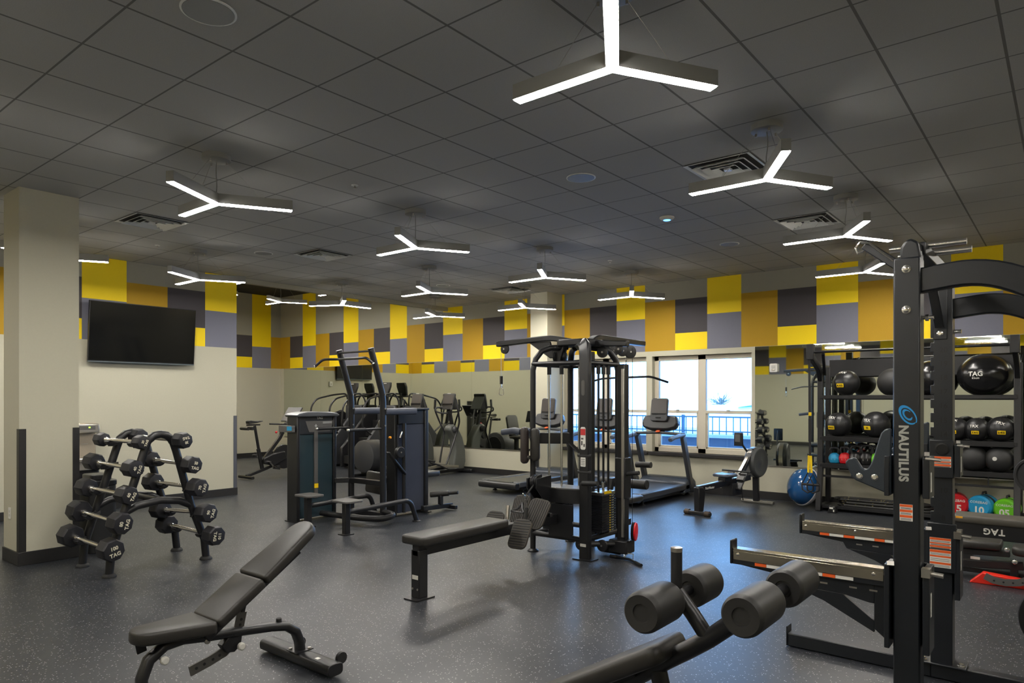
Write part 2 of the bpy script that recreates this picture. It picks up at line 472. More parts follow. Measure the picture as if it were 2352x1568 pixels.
def baseboard(name, lo, hi):
    struct(MB().box(lo, hi).build(name, M_base, bevel=.004))
BB = .125
baseboard('baseboard_back', (XA, YW-.012, 0), (XR, YW, BB))
baseboard('baseboard_left', (XT, YF, 0), (XT+.012, 6.382, BB))
baseboard('baseboard_alcove_front', (XA, 6.37, 0), (XT, 6.382, BB))
baseboard('baseboard_alcove', (XA, YA, 0), (XA+.012, YW, BB))
baseboard('baseboard_front', (XT, YF, 0), (XR, YF+.012, BB))

def column(name, x0, x1, y0, y1, guards):
    struct(MB().box((x0, y0, 0), (x1, y1, CEIL)).build(name, M_wall, smooth=False))
    n = 'baseboard_'+name
    struct(MB().box((x0-.012, y0-.012, 0), (x1+.012, y1+.012, .135)).build(n, M_base, bevel=.004))
    for (gx, gy) in guards:
        g = MB(); zt = 1.365; sx = -1 if gx == x1 else 1; sy = -1 if gy == y1 else 1
        px, py = gx-.004*sx, gy-.004*sy
        g.box((px, gy, .135), (gx, gy+.06*sy, zt)); g.box((px, py, .135), (gx+.06*sx, gy, zt))
        tag(struct(g.build('trim_corner_guard', M_base, smooth=False)))
column('column_near', -8.63, -8.152, 2.284, 2.82, [(-8.152, 2.284), (-8.152, 2.82)])
column('column_back', -8.49, -8.072, 11.11, YW, [])
g = MB(); g.box((XT, 6.31, BB), (XT+.004, 6.374, 1.37)); g.box((XT-.06, 6.37, BB), (XT+.004, 6.374, 1.37))
struct(g.build('trim_corner_guard', mat('grey_guard', rgb(78, 80, 88), .5, noise=.05), smooth=False))

# windows: frame, meeting rail, panes, sill
for k, (a, b) in enumerate(WIN):
    root = struct(bpy.data.objects.new('window_%d' % (k+1), None)); COL.objects.link(root); root.location = ((a+b)/2, YW+.15, ZS)
    y0, y1 = YW+.10, YW+.17; f = MB(); mid = (a+b)/2
    f.box((a, y0, ZS), (a+.085, y1, ZH)); f.box((b-.03, y0, ZS), (b, y1, ZH)); f.box((mid-.075, y0, ZS), (mid+.075, y1, ZH))
    f.box((a, y0, ZH-.085), (b, y1, ZH)); f.box((a, y0, ZS), (b, y1, ZS+.085))
    f.build('window_frame', M_frame, root, bevel=.006)
    for (l, h) in ((a+.085, mid-.075), (mid+.075, b-.03)):
        s = MB(); s.box((l, y0-.01, 1.40), (h, y1+.0, 1.455)); s.box((l+.0, y0+.012, ZS+.08), (l+.03, y1, 1.4)); s.box((h-.03, y0+.012, ZS+.08), (h, y1, 1.4)); s.box((l, y0+.012, ZS+.08), (h, y1, ZS+.12))
        s.build('meeting_rail', M_frame, root, bevel=.004)
        MB().box((l, y0+.04, ZS+.08), (h, y0+.046, ZH-.08)).build('pane', M_glass, root, smooth=False)
        MB().lathe(((l+h)/2, y0-.01, 1.455), (0,0,1), [(.03, 0), (.028, .012), (.012, .016)], 12).build('sash_lock', M_frame, root)
    MB().box((a-.05, YW-.065, ZS-.06), (b+.05, YW+.1, ZS)).build('window_sill', mat('dark_sill', rgb(48, 46, 46), .35, noise=.05), root, bevel=.004)

# mirrors: separate panes hung side by side
def mirror(xs, name, label_fn):
    for i, (x0, x1) in enumerate(zip(xs, xs[1:])):
        r = thing('wall_mirror', label_fn(i), 'mirror', ((x0+x1)/2, YW-.004, .56), 'wall mirrors')
        MB().box((x0+.0015, YW-.006, .56), (x1-.0015, YW-.0005, 2.535)).build('mirror_pane', M_mirror, r, smooth=False)
        MB().box((x0, YW-.014, .545), (x1, YW-.0005, .562)).build('bottom_channel', M_steel, r, smooth=False)
mirror([-17.98, -16.2, -14.4, -12.55, -10.55, -8.5], 'm', lambda i: [
    'mirror pane in the alcove corner behind the spin bike', 'mirror pane on the back wall behind the pale grey stack tower',
    'mirror pane reflecting the television behind the stair climbers', 'mirror pane behind the elliptical trainers',
    'mirror pane beside the round-cornered back column'][i])
mirror([-4.135, -2.9, -1.5, -.1, 1.3], 'm', lambda i: [
    'mirror pane between the window and the storage rack', 'mirror pane behind the medicine balls of the storage rack',
    'mirror pane behind the big glossy exercise ball', 'mirror pane past the right end of the storage rack'][i])

# ------------------------------------------------------------------ Y-shaped pendant lamps
M_lampbody = mat('lamp_housing', rgb(142, 142, 139), .5, noise=.03)
def pendant(loc, label, drop=None):
    zb = 0
    t = thing('pendant_light', label, 'lamp', (0,0,0), 'Y-shaped pendant lamps')
    dirs = [R(180), R(60), R(-60)]; L, W = .63, .033
    # housing outline: a three-armed star
    pts = []; 
    def star(L, W):
        out = []
        ds = sorted(a % (2*PI) for a in dirs)
        for i, a in enumerate(ds):
            d = Vector((math.cos(a), math.sin(a))); n = Vector((-d.y, d.x))
            out += [tuple(d*L-n*W), tuple(d*L+n*W)]
            bis = (a+ds[(i+1) % 3]+(2*PI if i == 2 else 0))/2
            out.append((math.cos(bis)*W/math.sin(R(60)), math.sin(bis)*W/math.sin(R(60))))
        return out
    b = MB(); poly = star(L, W); n = len(poly)
    vs = [(x, y, 0) for x, y in poly]+[(x, y, .085) for x, y in poly]
    b.add(vs, [(i, (i+1) % n, n+(i+1) % n, n+i) for i in range(n)]+[tuple(range(n, 2*n))]).build('lamp_housing', M_lampbody, t, smooth=False)
    lp = star(L-.006, W-.004)
    MB().add([(x, y, -.0055) for x, y in lp]+[(x, y, .004) for x, y in lp], [tuple(range(n-1, -1, -1))]+[(i, (i+1) % n, n+(i+1) % n, n+i) for i in range(n)]).build('lamp_diffuser', M_lens, t, smooth=False)
    h = drop if drop else CEIL-3.36
    MB().lathe((0,0,h-.052), (0,0,1), [(.10, 0), (.118, .006), (.118, .052)], 28).build('canopy', M_lampbody, t)
    cb = MB()
    for a in dirs:
        d = Vector((math.cos(a), math.sin(a), 0)); p = d*.085; q = d*.36
        cb.tube([(p.x, p.y, h-.05), (q.x*.45, q.y*.45, h-.2), (q.x, q.y, .085)][::2], .0016, 5)
        cb.cyl((p.x, p.y, h-.075), (p.x, p.y, h-.05), .008, 8)
    cb.build('suspension_cable', M_steel, t)
    MB().tube([(0,0,h-.05), (.012,-.01,h*.62), (-.012,.012,h*.4), (0,0,.085)], .0045, 6, rad=.05).build('power_cord', M_lampbody, t)
    t.location = loc
    return t
ZL = 3.36
LIGHTS = [(-1.83, 3.085, 'largest looking pendant lamp, cut by the top of the frame'),
 (-1.83, 5.40, 'lit pendant lamp below the big square air diffuser'), (-1.83, 7.80, 'lit pendant lamp just above the pull-up bar of the black rack'),
 (-2.15, 10.2, 'lit pendant lamp half hidden behind the tall black rack post'),
 (-5.78, 3.07, 'lit pendant lamp over the adjustable bench'), (-5.74, 5.38, 'lit pendant lamp between the bench and the cable station rows'),
 (-5.74, 7.84, 'lit pendant lamp straight above the four-sided cable station'), (-5.69, 10.2, 'lit pendant lamp in front of the windows, near the painted wall'),
 (-7.985, 7.79, 'lit pendant lamp above the arm pads of the dip machine'), (-7.95, 10.22, 'lit pendant lamp beside the back column'),
 (-9.69, 4.875, 'lit pendant lamp up and right of the television'), (-10.29, 7.83, 'lit pendant lamp just in front of the ceiling edge by the alcove'),
 (-10.19, 10.1, 'lit pendant lamp above the elliptical trainers'), (-9.62, 3.0, 'lit pendant lamp mostly hidden by the near column')]
P0 = None
for (x, y, lb) in LIGHTS:
    if P0 is None: P0 = pendant((x, y, ZL), lb)
    else: dup(P0, (x, y, ZL), R(27) if x < -10.25 else 0, lb)
# the same lamps repeated unseen out of frame, added to light the room
for (x, y, lb) in [(-1.83, .75, 'lit pendant lamp hanging out of view over the near end of the room'), (-5.78, .72, 'lit pendant lamp past the left edge of the view'),
                   (-1.83, -1.4, 'unseen lit pendant lamp by the front wall'), (-5.78, -1.4, 'unseen lit pendant lamp in the front wall corner'), (-9.62, .2, 'unseen lit pendant lamp left of the near column'),
                   (1.6, 1.2, 'unseen lit pendant lamp right of the camera'), (1.6, 4.6, 'unseen lit pendant lamp right of the black rack'), (1.6, 8.0, 'unseen lit pendant lamp by the right wall'), (1.6, 10.4, 'unseen lit pendant lamp in the back right corner')]:
    dup(P0, (x, y, ZL), 0, lb)
PA = pendant((-15.25, 9.76, 4.05), 'pendant lamp hanging lower left in the dark alcove opening', ZA-4.05)
dup(PA, (-12.95, 9.7, 4.05), 0, 'pendant lamp in the alcove of which one arm shows under the ceiling edge')
dup(PA, (-17.2, 7.4, 4.05), 0, 'added unseen pendant lamp by the alcove end wall, hidden behind the television wall')  # unseen lamp added to brighten the alcove
dup(PA, (-15.25, 7.9, 4.05), 0, 'added unseen pendant lamp in the middle of the alcove, hidden behind the television wall')  # another unseen lamp, added so the mirrored alcove wall is brighter
dup(PA, (-13.2, 7.6, 4.05), 0, 'pendant lamp in the alcove behind the corner of the television wall')
# ------------------------------------------------------------------ things on the ceiling and the walls
M_vent = mat('vent_enamel', rgb(232, 233, 230), .35, 0, noise=.03)
def diffuser(x, y, label):
    t = thing('air_diffuser', label, 'vent', (0,0,0), 'ceiling air diffusers')
    h = TILE/2
    b = MB(); b.box((-h+.01,-h+.01,-.001), (h-.01,h-.01,.0)); b.build('dark_throat', M_soffit, t, smooth=False)
    f = MB()
    for (o, i_, z0, z1) in ((.30,.272,-.004,-.012),(.245,.205,-.006,-.034),(.18,.14,-.006,-.034),(.115,.078,-.006,-.034)):
        P = [(-o,-o),(o,-o),(o,o),(-o,o)]; Q = [(-i_,-i_),(i_,-i_),(i_,i_),(-i_,i_)]
        vs = [(x_, y_, z1) for x_, y_ in P]+[(x_, y_, z0) for x_, y_ in Q]+[(x_, y_, z1+.004) for x_, y_ in P]+[(x_, y_, z0+.004) for x_, y_ in Q]
        fs = []
        for k in range(4):
            j = (k+1) % 4; fs += [(k, 4+k, 4+j, j), (8+k, 8+j, 12+j, 12+k), (k, j, 8+j, 8+k), (4+k, 12+k, 12+j, 4+j)]
        f.add(vs, fs)
    f.build('louvre_ring', M_vent, t, smooth=False)
    MB().box((-.03,-.03,-.03), (.03,.03,-.012)).build('centre_plate', M_vent, t)
    t.location = (x, y, CEIL); return t
D0 = diffuser(-2.444, 6.172, 'square air diffuser beside the second pendant lamp, its rings catching window light')
for x, y, l in ((-2.444, 8.611, 'square air diffuser right behind the pendant lamp near the rack top'), (-8.54, 3.734, 'square air diffuser above and right of the near column'),
                (-8.54, 6.172, 'square air diffuser over the dip machine, between two pendant lamps'), (-8.49, 10.44, 'square air diffuser near the back column')):
    dup(D0, (x, y, CEIL), 0, l)
M_grille = mat('speaker_grille', rgb(128, 130, 132), .5, .2, noise=.12, nscale=500)
def speaker(x, y, r, label, first=[None]):
    t = thing('ceiling_speaker', label, 'speaker', (0,0,0), 'round ceiling speakers')
    MB().lathe((0,0,0), (0,0,-1), [(r,0),(r,.005),(r*.93,.008),(r*.92,.005)], 40).build('trim_ring', M_vent, t)
    MB().lathe((0,0,-.004), (0,0,-1), [(r*.92,0),(r*.9,.004)], 40).build('grille', M_grille, t)
    t.location = (x, y, CEIL)
speaker(-3.66, 1.90, .145, 'big round ceiling speaker cut by the top of the frame')
speaker(-3.65, 5.57, .14, 'pale round ceiling speaker left of the big square diffuser')
speaker(-3.64, 9.24, .13, 'faint round ceiling speaker near the window wall')
speaker(-9.14, 5.57, .13, 'faint round ceiling speaker in the left half of the ceiling')
speaker(-9.13, 9.26, .13, 'faint round ceiling speaker before the alcove corner')
t = thing('smoke_detector', 'white smoke detector with a blue lit ring on the ceiling', 'detector', (-3.67, 7.42, CEIL))
MB().lathe((-3.67,7.42,CEIL), (0,0,-1), [(.085,0),(.085,.012),(.07,.026),(.045,.034)], 32).build('detector_body', M_white, t)
MB().lathe((-3.67,7.42,CEIL-.033), (0,0,-1), [(.042,0),(.04,.004),(.028,.005),(.028,.001)], 28).build('lit_ring', mat('blue_led', (.05,.3,1,1), .4, emit=(.08,.35,1,1), estr=6, noise=0), t)
for x, y, l in ((-5.52,4.36,'small sprinkler head left of the middle of the ceiling'),(-5.5,9.2,'small sprinkler head near the four-sided station lamp'),(-9.8,4.36,'small sprinkler head above the television')):
    t = thing('sprinkler', l, 'sprinkler', (x, y, CEIL), 'ceiling sprinklers')
    MB().lathe((x,y,CEIL), (0,0,-1), [(.035,0),(.034,.005),(.016,.008)], 20).build('escutcheon', M_vent, t)
    m = MB(); m.cyl((x,y,CEIL-.03),(x,y,CEIL),.008,8); m.cyl((x,y,CEIL-.034),(x,y,CEIL-.031),.016,12); m.build('deflector', M_steel, t)

def television(c, axis, w_, h_, label, tilt):
    """axis: unit vector out of the screen (horizontal)"""
    t = thing('television', label, 'television', c, 'wall televisions'); c = Vector(c); n = Vector(axis); s = Vector((0,0,1)).cross(n)
    up = (Vector((0,0,1))*math.cos(tilt)+n*math.sin(tilt)).normalized(); out = s.cross(up).normalized()
    if out.dot(n) < 0: out = -out
    MB().obox(c, s*w_/2, up*h_/2, out*.022).build('case', M_plastic, t, bevel=.004)
    MB().obox(c+out*.0225, s*(w_/2-.008), up*(h_/2-.01), out*.0008).build('screen', mat('screen_glass', rgb(9,10,12), .12, noise=.05), t, smooth=False)
    MB().obox(c-up*(h_/2+.008)+out*.0, s*w_/2, up*.009, out*.02).build('bottom_trim', mat('silver_trim', rgb(120,130,135), .3, .7, noise=.05), t)
    MB().obox(c-out*.045-n*.03, s*.3, Vector((0,0,.2)), n*.035).build('wall_mount', M_dark, t)
television((XT+.125, 4.775, 2.668), (1,0,0), 1.575, .885, 'wide black television tilted down on the painted left wall', R(5))
television((XA+.10, 8.97, 2.70), (1,0,0), 1.4, .82, 'black television on the alcove end wall, seen in the mirror', R(3))
t = thing('wall_strobe', 'small white strobe on the alcove wall seen beside the mirrored television', 'alarm', (XA, 9.85, 2.12))
MB().box((XA, 9.79, 2.05), (XA+.04, 9.91, 2.20)).build('strobe_body', M_white, t, bevel=.008); MB().box((XA+.04, 9.83, 2.09), (XA+.048, 9.87, 2.14)).build('strobe_lens', M_steel, t)
t = thing('wall_strobe', 'white fire alarm strobe mounted on the mirror beside the window', 'alarm', (-3.815, YW-.01, 2.17))
MB().prism(rrect(.125, .145, .02), (-3.815, YW-.034, 2.17), (1,0,0), (0,0,1), (0,.024,0)).build('strobe_body', M_white, t, bevel=.006); MB().box((-3.84, YW-.07, 2.125), (-3.79, YW-.056, 2.155)).build('strobe_lens', M_chrome, t, bevel=.004)
MB().prism(rrect(.06, .05, .008), (-3.815, YW-.06, 2.19), (1,0,0), (0,0,1), (0,.004,0)).build('horn_grille', M_ltgrey, t)
t = thing('power_outlet', 'white double power outlet low on the near column', 'outlet', (-8.428, 2.284, .50))
MB().prism(rrect(.075, .118, .008), (-8.428, 2.281, .50), (1,0,0), (0,0,1), (0,.003,0)).build('cover_plate', M_white, t, bevel=.002)
for z in (.48, .52): MB().prism(rrect(.034, .028, .008), (-8.428, 2.2775, z), (1,0,0), (0,0,1), (0,.001,0)).build('socket', M_ltgrey, t)
# drinking fountain and bin behind the near column
t = thing('drinking_fountain', 'steel bottle filler fountain on the wall behind the near column', 'fountain', (XT, 3.84, 0))
M_bronze = mat('warm_steel', rgb(176, 164, 146), .38, .6, noise=.06)
MB().box((XT+.0, 3.58, .78), (XT+.10, 4.10, 1.31)).build('back_panel', M_bronze, t, bevel=.01)
m = MB(); m.box((XT+.08, 3.58, 1.17), (XT+.24, 4.10, 1.30)); hd = m.build('filler_head', M_steel, t, bevel=.015)
MB().box((XT+.2405, 3.72, 1.215), (XT+.2415, 4.04, 1.27)).build('display', M_grey, hd, smooth=False); MB().box((XT+.2415, 3.95, 1.24), (XT+.2425, 3.975, 1.26)).build('green_light', mat('green_led', (.3,.8,.05,1), .4, emit=(.5,.9,.1,1), estr=1.5), hd, smooth=False)
m = MB(); m.tube([(XT+.102, y, z) for y, z in ((3.66,1.10),(3.79,1.10),(3.80,1.08),(3.80,.94),(3.79,.92),(3.66,.92))], .005, 6); m.build('filler_outline', M_white, t)
MB().box((XT+.101, 3.90, 1.005), (XT+.106, 3.99, 1.012)).build('slot', M_steel, t)
m = MB(); m.prism(rrect(.52, .46, .1, 6), (XT+.26, 3.84, .80), (0,1,0), (1,0,0), (0,0,.025)); m.prism(rrect(.44, .38, .08, 6), (XT+.25, 3.84, .72), (0,1,0), (1,0,0), (0,0,.07)); m.build('basin', M_steel, t, bevel=.01)
MB().box((XT+.0, 3.62, .40), (XT+.34, 4.06, .66)).build('lower_case', M_dark, t, bevel=.02)
t = thing('waste_bin', 'black waste bin standing between the near column and dumbbell rack', 'bin', (-8.36, 3.07, 0))
m = MB(); m.prism(rrect(.36, .28, .05, 5), (-8.36, 3.07, .36), (1,0,0), (0,1,0), (0,0,.36)); m.build('bin_body', M_rubber, t, bevel=.006)
m = MB(); m.prism(rrect(.38, .30, .06, 5), (-8.36, 3.07, .75), (1,0,0), (0,1,0), (0,0,.03)); m.prism(rrect(.30, .22, .06, 5), (-8.36, 3.07, .81), (1,0,0), (0,1,0), (0,0,.03)); m.build('bin_lid', M_plastic, t, bevel=.01)
# ------------------------------------------------------------------ dumbbell rack and its ten dumbbells
t = thing('dumbbell_rack', 'black double arch dumbbell rack standing beside the near column', 'rack', (-7.32, 3.14, 0))
ARCH = [(2.675,.03),(2.69,.22),(2.815,.614),(2.897,.87),(2.985,1.15),(3.02,1.255),(3.08,1.305),(3.14,1.318),(3.2,1.305),(3.26,1.255),(3.295,1.15),(3.37,.87),(3.45,.58),(3.585,.22),(3.605,.03)]
for X in (-7.0, -7.64):
    MB().tube([(X, y, z) for y, z in fillet([(0,)+p for p in ARCH], .05, 2) for _ in [0]] if False else [Vector((X, y, z)) for y, z in ARCH], .038, 14).build('arch_frame', M_black, t, angle=60)
    for y in (2.675, 3.605):
        MB().lathe((X, y, 0), (0,0,1), [(.062,0),(.062,.012),(.05,.03),(.04,.035)], 20).build('foot', M_rubber, t)
    MB().tube([Vector((X, 2.80, .58)), Vector((X, 2.92, .635)), Vector((X, 3.14, .665)), Vector((X, 3.33, .64)), Vector((X, 3.45, .58))], .036, 12).build('cross_brace', M_black, t, angle=60)
MB().tube([(-7.0, 3.14, .665), (-7.64, 3.14, .665)], .03, 12).build('cross_brace', M_black, t, angle=60)

DB = {  # near outer face centre, far inner face centre, head radius, number, turn of the writing
 '20': ((-6.90,2.948,1.249), (-7.52,2.836,1.259), .070, 70, 'top left'), '40': ((-6.88,2.873,1.001), (-7.50,2.761,1.038), .087, 75, 'second down on the left'),
 '60': ((-6.88,2.817,.754), (-7.52,2.702,.788), .092, 65, 'middle of the left row'), '80': ((-6.84,2.74,.502), (-7.5,2.629,.564), .105, 80, 'fourth down on the left'),
 '100': ((-6.86,2.669,.263), (-7.52,2.562,.328), .110, 14, 'bottom left'),
 '30': ((-6.82,3.315,1.251), (-7.52,3.191,1.272), .082, 190, 'top right'), '50': ((-6.84,3.417,1.0), (-7.52,3.305,1.027), .090, -12, 'second down on the right'),
 '70': ((-6.80,3.461,.771), (-7.5,3.332,.787), .096, 78, 'middle of the right row'), '90': ((-6.78,3.539,.511), (-7.5,3.408,.489), .100, 72, 'fourth down on the right'),
 '110': ((-6.74,3.596,.271), (-7.5,3.474,.317), .102, -95, 'bottom right')}
M_print = mat('cream_print', rgb(214, 208, 184), .6, noise=.03)
M_head = mat('urethane_head', rgb(32, 32, 36), .45, noise=.08, nscale=80, bump=.1)
for num, (A, B, r, turn, where) in DB.items():
    A, B = Vector(A), Vector(B); ax = (A-B).normalized(); th = .145 if r > .08 else .12
    q = thing('dumbbell', 'black eight-sided dumbbell marked %s, %s of the arch rack' % (num, where), 'dumbbell', tuple((A+B)/2), 'dumbbells on the arch rack')
    up = (Vector((0,0,1))-ax*ax.z).normalized(); st = (Matrix.Rotation(R(22.5+turn), 3, ax) @ up)
    for (c, d) in ((A, -ax), (B, -ax)):
        MB().lathe(c, d, [(r*.72,0),(r*.9,.004),(r*.985,.018),(r,.03),(r,th-.03),(r*.985,th-.018),(r*.9,th-.004),(r*.72,th)], 8, st).build('head', M_head, q, angle=28)
    p0, p1 = A-ax*th, B; L = (p0-p1).length
    MB().lathe(p1, ax, [(.028,0),(.028,.03),(.021,.05),(.019,.06),(.021,L*.5),(.019,L-.06),(.021,L-.05),(.028,L-.03),(.028,L)], 16).build('handle', M_chrome, q)
    ey = Matrix.Rotation(R(turn), 3, ax) @ up; ex = ey.cross(ax)
    lettering('lettering', num, M_print, q, A+ey*r*(.22 if num in ('20','40','60','80','100','70','90','50') else .2), ex, ey, r*.44, bold=.03)
    lettering('lettering', 'TAG', M_print, q, A-ey*r*.34, ex, ey, r*.46, bold=.03, track=1.05)
    # saddles on the two arches carry the handle
    for X in (-7.0, -7.64):
        s = MB(); tt = (X-A.x)/(B.x-A.x); tt = min(.86, max(.27, tt)); pc = A+(B-A)*tt
        side = -1 if A.y < 3.14 else 1
        legy = min(((y, z) for y, z in ARCH if (y-3.14)*side > 0), key=lambda yz: abs(yz[1]-pc.z))[0]
        s.sweep([pc-ax*.035, pc+ax*.035], [(.05*math.cos(R(a)), .05*math.sin(R(a))-.004) for a in range(-170, -5, 20)]+[(.026*math.cos(R(a)), .026*math.sin(R(a))) for a in range(-10, -175, -20)])
        e = Vector((X, legy, pc.z-.03))
        s.bar([pc-Vector((0,0,.045)), e], .05, .035)
        s.build('saddle', M_dark, t, bevel=.004)

# ------------------------------------------------------------------ adjustable bench, nearest on the left
X = -3.79
t = thing('adjustable_bench', 'black adjustable weight bench with raised backrest on the open floor', 'bench', (X, 2.1, 0))
def P(y, z): return Vector((X, y, z))
MB().oval([P(1.60,.03), P(1.605,.2), P(1.64,.29), P(1.72,.345), P(1.82,.353), P(1.952,.332), P(2.146,.312), P(2.36,.283), P(2.46,.262), P(2.53,.21), P(2.558,.14), P(2.565,.075)], .055, .075, (1,0,0), seg=16, pw=.75).build('main_frame', M_black, t, angle=60)
b = MB(); b.oval([(X-.37, 2.56, .05), (X+.37, 2.56, .05)], .11, .075, (0,0,1), seg=20, pw=.6); bar = b.build('rear_foot', M_black, t, bevel=.004, angle=50)
MB().box((X-.055, 2.50, .086), (X+.055, 2.625, .092)).build('mounting_plate', M_dark, bar)
for dx in (-.04, .04): MB().lathe((X+dx, 2.605 if dx > 0 else 2.52, .092), (0,0,1), [(.012,0),(.012,.008)], 6).build('bolt', M_steel, bar)
MB().box((X+.2, 2.53, .0872), (X+.23, 2.555, .0884)).build('sticker', M_white, bar, smooth=False)
for dx in (-.12, .31):
    w_ = MB(); w_.lathe((X+dx-.012, 2.645, .085), (1,0,0), [(.035,0),(.035,.024)], 18); w_.bar([(X+dx, 2.60, .05), (X+dx, 2.645, .085)], .02, .03); w_.build('wheel', M_rubber, bar)
fb = MB(); fb.oval([(X-.2, 1.6, .04), (X+.2, 1.6, .04)], .09, .07, (0,0,1), seg=18, pw=.6); fb.build('front_foot', M_black, t, bevel=.004)
MB().lathe(P(2.415,.285)+Vector((0,0,.005)), (0,-.1,1), [(.017,0),(.017,.03),(.013,.034)], 14).build('bumper', M_rubber, t)
# ladder arc with holes that props the backrest
arc = [(2.17,.42),(2.15,.33),(2.118,.26),(2.06,.215),(1.97,.188),(1.86,.163)]
a = MB(); a.sweep([P(y, z) for y, z in fillet([(0,)+p for p in arc], .05, 3)] if False else [P(y, z) for y, z in arc], [(-.006,-.028),(.006,-.028),(.006,.028),(-.006,.028)], (0,1,0)); arcobj = a.build('adjustment_arc', mat('zinc_plate', rgb(96, 94, 90), .4, .6, noise=.08), t, angle=60)
for (y, z) in [(2.162,.378),(2.155,.348),(2.03,.205),(1.99,.194),(1.94,.182),(1.895,.172)]:
    MB().cyl(P(y, z)+Vector((.0055,0,0)), P(y, z)+Vector((.0075,0,0)), .0085, 10).build('hole', M_rubber, arcobj)
MB().box((X-.04, 2.10, .305), (X+.04, 2.20, .312)).build('arc_guide', M_dark, t)
c = MB(); c.prism([(2.08,.31),(2.16,.31),(2.15,.235),(2.11,.205),(2.06,.215),(2.03,.26)], (X,0,0), (0,1,0), (0,0,1), (.028,0,0)); c.build('arc_bracket', M_black, t, bevel=.006)
for nm, (y, z), dx, rr in (('pop_pin', (2.135,.238), .03, .022), ('pop_pin', (1.70,.283), .03, .022)):
    k = MB(); k.cyl(P(y, z), P(y, z)+Vector((.045,0,0)), .008, 10); k.lathe(P(y, z)+Vector((.04,0,0)), (1,0,0), [(.01,0),(rr,.006),(rr,.022),(rr*.7,.028)], 18); k.build(nm, M_ltgrey, t)
MB().lathe(P(1.945,.315)+Vector((.026,0,0)), (1,0,0), [(.017,0),(.017,.01),(.01,.014)], 14).build('pivot_bolt', M_steel, t)
MB().cyl(P(1.63,.1)-Vector((.06,0,0)), P(1.63,.1)+Vector((.09,0,0)), .018, 12).build('front_peg', M_rubber, t)
MB().bar([P(1.62,.33)-Vector((.03,0,0)), P(1.60,.43)-Vector((.03,0,0))], .05, .012, (1,0,0)).build('seat_strut', M_black, t, bevel=.003)
# pads: local x across, y along the bench
def padpoly(w0, w1, L, r0, r1, n=5):
    out = []
    for k in range(n+1): a_ = R(-90+90*k/n); out.append((w0/2-r0+r0*math.cos(a_), r0+r0*math.sin(a_)))
    for k in range(n+1): a_ = R(90*k/n); out.append((w1/2-r1+r1*math.cos(a_), L-r1+r1*math.sin(a_)))
    for k in range(n+1): a_ = R(90+90*k/n); out.append((-w1/2+r1+r1*math.cos(a_), L-r1+r1*math.sin(a_)))
    for k in range(n+1): a_ = R(180+90*k/n); out.append((-w0/2+r0+r0*math.cos(a_), r0+r0*math.sin(a_)))
    return out
sl = R(33.5); ey = Vector((0, math.cos(sl), math.sin(sl))); ez = Vector((0, -math.sin(sl), math.cos(sl))); ex = Vector((1,0,0))
MB().pad(padpoly(.20, .30, .40, .09, .03), P(1.55,.393), ex, Vector((0,1,-.045)).normalized(), Vector((0,.045,1)).normalized(), .07, .016, .004).build('seat_pad', M_vinyl, t, angle=70)
MB().pad(padpoly(.29, .29, .335, .03, .02), P(1.972,.392), ex, ey, ez, .062, .016, .004).build('lower_back_pad', M_vinyl, t, angle=70)
MB().pad(padpoly(.29, .22, .475, .02, .10, 7), P(2.258,.580), ex, ey, ez, .062, .016, .004).build('upper_back_pad', M_vinyl, t, angle=70)
f2 = MB(); 
for s_ in (-1, 1): f2.bar([P(1.93,.335)+Vector((s_*.045,0,0)), P(2.0,.385)+Vector((s_*.045,0,0)), P(2.52,.728)+Vector((s_*.045,0,0))], .03, .045, (0,0,1))
f2.box((X-.06, 2.2, .515), (X+.06, 2.24, .545)); f2.build('back_frame', M_black, t, bevel=.004)
MB().bar([P(2.17,.42), P(2.19,.50)], .02, .03, (1,0,0)).build('arc_mount', M_black, t)

# ------------------------------------------------------------------ decline bench with foam rollers, in front
Y = 2.45
t = thing('decline_bench', 'black decline bench with four fat foam leg rollers, in front of the rack', 'bench', (-1.7, Y, 0))
def P(x, z): return Vector((x, Y, z))
MB().tube([P(-2.55,.10), P(-1.9,.22), P(-1.62,.36), P(-1.40,.525), P(-1.211,.665), P(-1.114,.732), P(-1.044,.783), P(-.977,.84), P(-.81,.985)], .034, 18).build('main_tube', M_black, t, angle=60)
MB().tube([P(-1.05,.79), P(-1.105,.86), P(-1.17,.935)], .029, 16).build('roller_arm', M_black, t, angle=60)
hp = MB(); hp.cyl(P(-1.172,.93), P(-1.172,1.10), .0215, 20); h = hp.build('grip_post', M_rubber, t)
MB().lathe(P(-1.172,1.088), (0,0,1), [(.0222,0),(.0222,.016),(.015,.019)], 20).build('end_cap', M_steel, h)
MB().lathe(P(-1.172,.936), (0,0,1), [(.024,0),(.024,.01)], 20).build('collar', M_steel, h)
MB().cyl((-1.18,Y-.24,.914), (-1.18,Y+.24,.914), .02, 14).build('roller_axle', M_black, t)
MB().cyl((-.81,Y-.24,.983), (-.81,Y+.24,.983), .02, 14).build('roller_axle', M_black, t)
M_foam = mat('black_foam', rgb(38, 37, 36), .5, noise=.06, nscale=120, bump=.12, bscale=500)
def roller(c, y0, y1, r):
    L = y1-y0
    MB().lathe((c[0], y0, c[1]), (0,1,0), [(r*.42,.006),(r*.44,.0),(r*.86,-.002),(r*.97,.008),(r,.02),(r*1.0,L-.02),(r*.97,L-.008),(r*.86,L+.002),(r*.44,L),(r*.42,L-.006)], 40).build('foam_roller', M_foam, t, angle=50)
roller((-1.18,.914), 2.185, 2.395, .075); roller((-1.18,.914), 2.575, 2.76, .075)
roller((-.81,.983), 2.15, 2.385, .070); roller((-.81,.983), 2.56, 2.78, .070)
